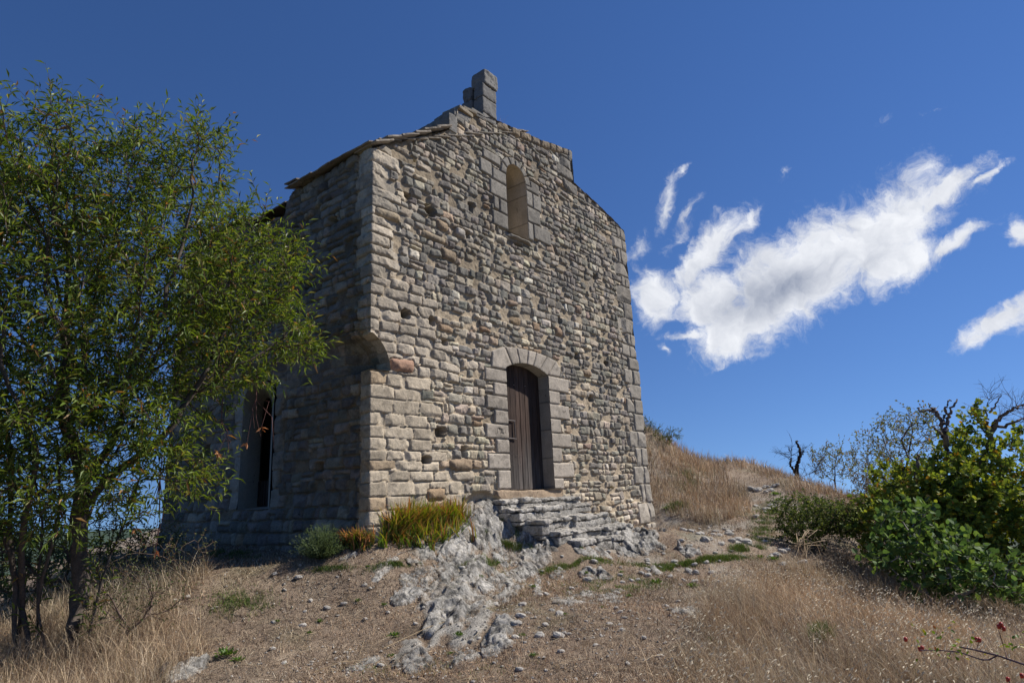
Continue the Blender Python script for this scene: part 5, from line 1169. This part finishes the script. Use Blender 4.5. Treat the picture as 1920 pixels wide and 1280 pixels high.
MOUND = [(1150, 700), (1215, 770), (1290, 840), (1335, 868), (1400, 920), (1410, 960), (1340, 985), (1225, 965), (1150, 930)]
CREST = [(1330, 800), (1330, 885), (1400, 880), (1450, 905), (1490, 945), (1520, 960), (1600, 1000), (1700, 1010), (1700, 850), (1500, 850)]
LEFT = [(-700, 1000), (120, 1060), (330, 1050), (400, 1075), (330, 1150), (400, 1220), (300, 1300), (200, 1900), (-700, 1900)]
BOTR = [(1300, 1100), (1420, 1040), (1480, 1040), (1560, 1070), (1330, 1180)]
rg = np.random.default_rng(101); mb = MB()
def zone(P, poly):
    z = terr(P[:, 0], P[:, 1]); px, py, w = proj(np.c_[P, z]); return inpoly(px, py, poly) & (w > .3), z
def grasszone(mb, poly, box, n_, ref, h0, h1, w0, lean, wind, pal, rg, clump=.0, **k):
    P = scatter(n_, *box, rg); a, d = dens_keep(P, rg, ref); P = P[a & off_building(P)]; m_, z = zone(P, poly); P = P[m_]; z = z[m_]
    if clump: q = fb2(P[:, 0] * 2.2, P[:, 1] * 2.2, 105, 3); m_ = q > rg.uniform(-.9, clump, len(P)); P = P[m_]; z = z[m_]
    d = np.hypot(P[:, 0] - CAMP[0], P[:, 1] - CAMP[1]); hh = rg.uniform(h0, h1, len(P)) * (1 + .55 * fb2(P[:, 0] * 2.6, P[:, 1] * 2.6, 107, 3)); ww = w0 * np.maximum(1, d / 7); blades(mb, P, z, hh, ww, lean, wind, pal, rg, **k); return len(P)
t_ = 0
t_ += grasszone(mb, RIGHT, (-3, 14, -11, 1), 1300000, 5.5, .12, .38, .0032, .7, (-.5, .25, 0), straw, rg, .6)
t_ += grasszone(mb, BOTR, (2, 9, -6, 1), 90000, 9, .08, .22, .004, .75, (-.5, .2, 0), straw, rg, .3)
t_ += grasszone(mb, MOUND, (7.7, 20, -2, 12), 260000, 13, .18, .50, .005, .5, (.1, -.2, 0), straw, rg, .8)
t_ += grasszone(mb, CREST, (8, 24, -6, 8), 220000, 13, .12, .38, .005, .55, (-.2, .1, 0), straw, rg, .6)
PATHZ = [(1330, 870), (1420, 880), (1500, 960), (1480, 1060), (1250, 1060), (1210, 985), (1400, 960)]
t_ += grasszone(mb, PATHZ, (7.7, 22, -5, 8), 90000, 12, .04, .20, .005, .7, (-.2, .1, 0), straw, rg, .1)
t_ += grasszone(mb, LEFT, (-6.5, 2, -5, 8), 650000, 6, .14, .46, .0034, .65, (.2, .1, 0), straw, rg, .6)
P = scatter(400000, -4, 9, -7.5, 1.5, rg); a, d = dens_keep(P, rg, 5); P = P[a & off_building(P)]; q = fb2(P[:, 0] * 4.5, P[:, 1] * 4.5, 171, 3) + .5 * fb2(P[:, 0], P[:, 1], 173, 2); P = P[(q > .12) & (bedrock(P[:, 0], P[:, 1])[0] < .3)]
d = np.hypot(P[:, 0] - CAMP[0], P[:, 1] - CAMP[1]); blades(mb, P, terr(P[:, 0], P[:, 1]), rg.uniform(.02, .09, len(P)), .0036 * np.maximum(1, d / 7), .8, (0, 0, 0), straw, rg)
print('tall grass', t_)
tag(obj('dry_grass', mb.mesh('dry_grass'), MGRASS), 'tall straw coloured dry grass on the slopes', 'grass', kind='stuff')
# single taller stalks
mb = MB()
for poly, box, n0 in ((RIGHT, (-3, 14, -11, 1), 42000), (LEFT, (-6.5, 2, -5, 8), 30000), (CREST, (8, 24, -6, 8), 9000), (MOUND, (7.7, 20, -2, 12), 9000)):
    P = scatter(n0, *box, rg); a, d = dens_keep(P, rg, 7); P = P[a & off_building(P)]; m_, z = zone(P, poly); P = P[m_]; z = z[m_]; d = np.hypot(P[:, 0] - CAMP[0], P[:, 1] - CAMP[1])
    blades(mb, P, z, rg.uniform(.25, .62, len(P)), .0042 * np.maximum(1, d / 8), .75, (-.35, .2, 0), [((.58, .47, .31), .6), ((.36, .26, .16), .4)], rg, curve=2.0, nseg=4)
tag(obj('grass_stalks', mb.mesh('grass_stalks'), MGRASS), 'single taller dry grass stalks above the dry grass', 'grass', kind='stuff')
# seed heads: pale oat-like spikelets
mb = MB(); P = scatter(110000, -3, 14, -10, 0, rg); a, d = dens_keep(P, rg, 6); P = P[a]; m_, z = zone(P, RIGHT); P = P[m_]; z = z[m_]; n_ = len(P); m_ = fb2(P[:, 0] * 1.4, P[:, 1] * 1.4, 111, 2) > -.15; P = P[m_]; z = z[m_]; n_ = len(P); print('spikelets', n_)
leaves(mb, np.c_[P, z + rg.uniform(.10, .36, n_)], np.array([[-.7, .4, -.35]]) + rg.normal(0, .22, (n_, 3)), .034, .009, np.array([[.62, .54, .38]]) * rg.uniform(.7, 1.15, (n_, 1)), rg)
tag(obj('grass_seed_heads', mb.mesh('grass_seed_heads'), MGRASS), 'pale drooping seed heads of wild oats in the right hand grass', 'grass', kind='stuff')
# trampled straw litter over the earth
mb = MB(); P = scatter(1500000, -5.5, 12, -8, 4, rg); a, d = dens_keep(P, rg, 5.2); P = P[a & off_building(P)]; P = P[bedrock(P[:, 0], P[:, 1])[0] < rg.uniform(.1, .6, len(P))]; q = fb2(P[:, 0] * 1.6, P[:, 1] * 1.6, 113, 4); P = P[(q + .25 - .5 * sstep(2, 5, P[:, 0]) * (P[:, 1] > -3)) > rg.uniform(-.8, .8, len(P))]; z = terr(P[:, 0], P[:, 1]); n_ = len(P); print('litter', n_)
litp = [((.40, .30, .195), .33), ((.25, .175, .115), .27), ((.56, .47, .34), .16), ((.10, .07, .05), .24)]
d = np.hypot(P[:, 0] - CAMP[0], P[:, 1] - CAMP[1]); blades(mb, P, z + .010, rg.uniform(.02, .09, n_), .0045 * np.maximum(1, d / 6), 1.0, (0, 0, 0), litp, rg, curve=1.1)
tag(obj('straw_litter', mb.mesh('straw_litter'), MGRASS), 'trampled straw and leaf litter covering the earth', 'straw', kind='stuff')
# long fallen straws
mb = MB()
for _ in range(170):
    p = gp(rg.uniform(30, 1900), rg.uniform(1070, 1275)); a = rg.uniform(0, 6.28); l = rg.uniform(.08, .38); e = p + np.array([math.cos(a), math.sin(a), 0]) * l
    if p[1] > -.2 and p[0] > -.2: continue
    m_ = (p + e) / 2; e[2] = float(terr(e[0:1], e[1:2])[0]) + rg.uniform(.01, .05); m_[2] = float(terr(m_[0:1], m_[1:2])[0]) + .03; tube(mb, [p + [0, 0, .012], m_, e], [.0022, .0018, .001], 4, np.array((.55, .45, .29)) * rg.uniform(.7, 1.1))
for (a, b) in [((720, 1215), (880, 1155)), ((590, 1265), (690, 1240)), ((1385, 1235), (1365, 1300)), ((1430, 1140), (1530, 1100))][:2]:
    p = gp(*a); e = gp(*b); tube(mb, [p + [0, 0, .02], (p + e) / 2 + [0, 0, .05], e + [0, 0, .02]], [.004, .003, .0015], 4, (.5, .38, .22))
tag(obj('fallen_straws', mb.mesh('fallen_straws'), MGRASS), 'long pale straws lying on the slope', 'straw', kind='stuff')
# green grass patches
mb = MB(); grn = [((.10, .17, .03), .4), ((.15, .22, .045), .25), ((.07, .11, .03), .25), ((.25, .22, .08), .1)]
def patch(cx, cy, sx, sy, n_, h, wd=.006):
    n_ = int(n_ * 2.6); h = h * 1.2
    c = gp(cx, cy); P = []
    e1 = gp(cx + sx, cy); e2 = gp(cx, cy + sy); v1 = (e1 - c)[:2]; v2 = (e2 - c)[:2]; P = c[:2] + rg.normal(0, .5, (n_, 1)) * v1 + rg.normal(0, .5, (n_, 1)) * v2; P = P[off_building(P)]
    m_ = fb2(P[:, 0] * 5, P[:, 1] * 5, 121, 2) > -.25; P = P[m_]; z = terr(P[:, 0], P[:, 1]); blades(mb, P, z, h * rg.uniform(.5, 1.3, len(P)), wd, .45, (0, 0, 0), grn, rg)
for q in [(960, 1030, 60, 10, 1500, .07), (990, 1000, 40, 8, 1200, .10), (900, 1060, 40, 10, 700, .06), (1080, 1060, 90, 8, 1500, .05), (1330, 1050, 70, 6, 2600, .07), (1240, 1062, 60, 6, 1400, .05), (1400, 1030, 25, 6, 1500, .09), (1430, 990, 22, 30, 2600, .06), (1445, 960, 14, 18, 1200, .06), (960, 985, 30, 6, 900, .12),
          (740, 1060, 40, 10, 700, .05), (620, 1065, 40, 6, 500, .04), (1170, 1100, 90, 14, 1200, .05), (860, 1025, 14, 10, 350, .06), (800, 1250, 200, 20, 500, .03), (450, 1130, 60, 25, 700, .05), (1290, 900, 30, 25, 900, .12, .006), (1270, 950, 20, 12, 600, .12, .006), (1540, 1190, 20, 14, 700, .10), (1000, 1110, 200, 40, 1500, .03), (430, 1040, 70, 8, 1200, .05), (560, 1025, 60, 6, 800, .05)]: patch(*q)
tag(obj('green_grass', mb.mesh('green_grass'), MGRASS), 'short green grass growing between the rocks', 'grass', kind='stuff')
# countable green weeds
rg = np.random.default_rng(130); wm = []
for i in range(4):
    mb = MB(); n_ = 70; a = rg.uniform(0, 6.28, n_); e = rg.uniform(.2, 1.3, n_); D = np.stack([np.cos(a) * np.cos(e), np.sin(a) * np.cos(e), np.sin(e)], 1); Pw = D * rg.uniform(.1, .8, (n_, 1)) * [1, 1, .7]; broad(mb, Pw, D, .35, np.array([[.085, .15, .03]]) * rg.uniform(.6, 1.5, (n_, 1)), rg, .5)
    for j in range(8): tube(mb, [(0, 0, -.1), D[j] * .7], [.02, .01], 3, (.08, .12, .04))
    me = mb.mesh('weed_tuft'); me.materials.append(MLEAF); wm.append(me)
WT = [(765, 1122, .07), (740, 1190, .08), (860, 1197, .06), (425, 1232, .12), (445, 1240, .09), (670, 1128, .05), (1000, 1105, .06), (1230, 1098, .10), (1450, 1050, .13), (1425, 1045, .1), (1300, 1103, .10), (1045, 1020, .07), (1090, 1030, .05), (935, 1060, .05), (1130, 1140, .05), (1205, 960, .16), (1250, 955, .12), (1455, 928, .17), (1460, 940, .12), (1180, 1120, .06), (1070, 1125, .06), (900, 1085, .05), (520, 1165, .05), (600, 1170, .05),
      (690, 1070, .04), (980, 1190, .05), (1060, 1150, .05), (1000, 1232, .05), (845, 1225, .05), (735, 1225, .05), (660, 1030, .05), (1275, 950, .12), (1165, 1075, .05), (1335, 1200, .05), (580, 1190, .04), (1100, 1080, .05), (1120, 1010, .06), (720, 1140, .05)]
for i, (x, y, s_) in enumerate(WT):
    p = gp(x, y); o = bpy.data.objects.new('weed_tuft', wm[i % 4]); scene.collection.objects.link(o); o.location = p; o.scale = (s_, s_, s_ * rg.uniform(.6, 1)); o.rotation_euler = (0, 0, rg.uniform(0, 6)); tag(o, 'small leafy green weed tuft on the slope', 'weed', 'green weeds on the slope')
# plants rooted in the wall joints
mb = MB(); blades(mb, rg.normal(0, .12, (120, 2)), np.zeros(120), rg.uniform(.4, 1.1, 120), .04, .9, (0, 0, 0), [((.16, .15, .07), .5), ((.26, .20, .11), .5)], rg); wallt = mb.mesh('wall_tuft'); wallt.materials.append(MGRASS)
for (x, z, s_, l) in [(6.98, 3.55, .10, 'tuft growing from a joint in the right hand quoins'), (.78, 5.15, .11, 'dry tuft under the roof slabs of the facade'), (5.5, 5.5, .14, 'brown tuft in the facade right of the window'), (6.0, .1, .13, 'green tuft in the wall right of the steps'), (4.95, 6.35, .09, 'small tuft below the gable shoulder')]:
    o = bpy.data.objects.new('wall_tuft', wallt); scene.collection.objects.link(o); o.location = (x, -.03, z); o.scale = (s_ * .7, s_ * .7, s_ * .7); o.rotation_euler = (.9, 0, 1); tag(o, l, 'weed')
rg = np.random.default_rng(5)
mb = MB(); P = np.tile([[3.05, .1]], (26, 1)) + rg.normal(0, .09, (26, 2)); blades(mb, P, np.full(26, 6.92), rg.uniform(.08, .25, 26), .004, .5, (0, 0, 0), [((.4, .25, .14), 1)], rg)
cen = np.array([3.05, .1, 6.9]); mb.V = [v - cen for v in mb.V]; o = obj('dry_tuft', mb.mesh('dry_tuft'), MGRASS); o.location = cen; tag(o, 'wispy dry tuft on the gable top beside the bell stump', 'weed')
# tall arching oat stalks by the bramble
mb = MB(); b = gp(1500, 1050)
for i in range(12):
    e = at(1490 + i * 5 + rg.normal(0, 3), 1000 + rg.uniform(-8, 22), 12.2 + rg.normal(0, .1)); m_ = (b + e) / 2 + [0, 0, .12]; Q = [b + rg.normal(0, .08, 3) * [1, 1, 0], m_, e, e + [.10, -.09, -.03]]; tube(mb, Q, [.005, .004, .006, .002], 4, (.45, .33, .19))
mb.V = [v - b for v in mb.V]; o = obj('oat_stalks', mb.mesh('oat_stalks'), MGRASS); o.location = b; tag(o, 'tall arching dry oat stalks before the bramble bush', 'grass')
# dark branch stub by the flat stone
mb = MB(); a = gp(290, 1290) + [0, 0, .02]; e = gp(312, 1262) + [0, 0, .07]; tube(mb, [a, (a + e) / 2 + [0, 0, .02], e], [.03, .026, .016], 7, (.07, .06, .055)); mb.V = [v - a for v in mb.V]; o = obj('branch_stub', mb.mesh('branch_stub', True), MBARK); o.location = a; tag(o, 'dark broken branch stub beside the long flat stone', 'branch')
# pale marker stone in the right grass
mb = MB(); p = gp(1860, 1160); rough_block(mb, -.035, .035, -.02, .02, -.05, .09, 3, (.45, .46, .46), .004, .02, rnd=.01); o = obj('marker_stone', mb.mesh('marker_stone', True), MROCK); o.location = p; tag(o, 'small pale upright marker stone in the right hand grass', 'stone')
# rose hip branch
D_ = 4.3; hipw = MB(); hips = MB(); lf = MB(); b = at(1960, 1262, D_); root = empty('rose_hip_branch', tuple(b), 'dark arching wild rose branch with red hips at the lower right', 'branch')
bc = (.10, .07, .085)
for (pts, ra, rb) in [([(1990, 1275), (1920, 1245), (1870, 1228), (1830, 1218), (1800, 1212)], .0055, .0035), ([(1868, 1229), (1855, 1236), (1840, 1236), (1800, 1222), (1760, 1218), (1725, 1218)], .0042, .0025), ([(1888, 1232), (1880, 1205), (1872, 1180)], .0026, .0015), ([(1783, 1222), (1775, 1243)], .0018, .001), ([(1830, 1220), (1836, 1200)], .0018, .001), ([(1925, 1190), (1905, 1178)], .002, .001), ([(1990, 1330), (1915, 1300), (1890, 1275)], .004, .002)]:
    P = np.array([at(x, y, D_ + .06 * math.sin(i * 2.)) for i, (x, y) in enumerate(pts)]); tube(hipw, P, np.linspace(ra, rb, len(P)), 6, bc)
MHIP = plain('hip_skin', (.42, .03, .012), .3)
for (x, y) in [(1698, 1198), (1725, 1216), (1729, 1214), (1873, 1174), (1877, 1170), (1882, 1178), (1836, 1199), (1831, 1198), (1890, 1273), (1916, 1266)]:
    c_ = at(x, y, D_ + .05); V, F_ = pebble(.011, 3); V = V * [1, 1.2, 2.2]; hip = np.array([.36, .035, .015]) * rg.uniform(.7, 1.3); hm = MB(); hm.add(V @ np.array([[.8, 0, .6], [0, 1, 0], [-.6, 0, .8]]) + c_, F_, hip); local(hm, root); obj('hip', hm.mesh('hip', True), MHIP, root)
Pl = np.array([at(1730 + rg.uniform(-20, 190), 1205 + rg.normal(0, 16), D_ + rg.normal(0, .12)) for _ in range(70)]); ci = rg.random((70, 1)); broad(lf, Pl, rg.normal(0, 1, (70, 3)), .024, np.where(ci < .7, np.array([[.10, .17, .02]]), np.where(ci < .9, np.array([[.30, .28, .03]]), np.array([[.4, .16, .03]]))), rg, .6)
for q in (hipw, lf): local(q, root)
obj('stem', hipw.mesh('stem', True), MBARK, root); obj('leaves', lf.mesh('leaves'), MLEAF, root)
# tufts of dry grass hanging beside the hollow
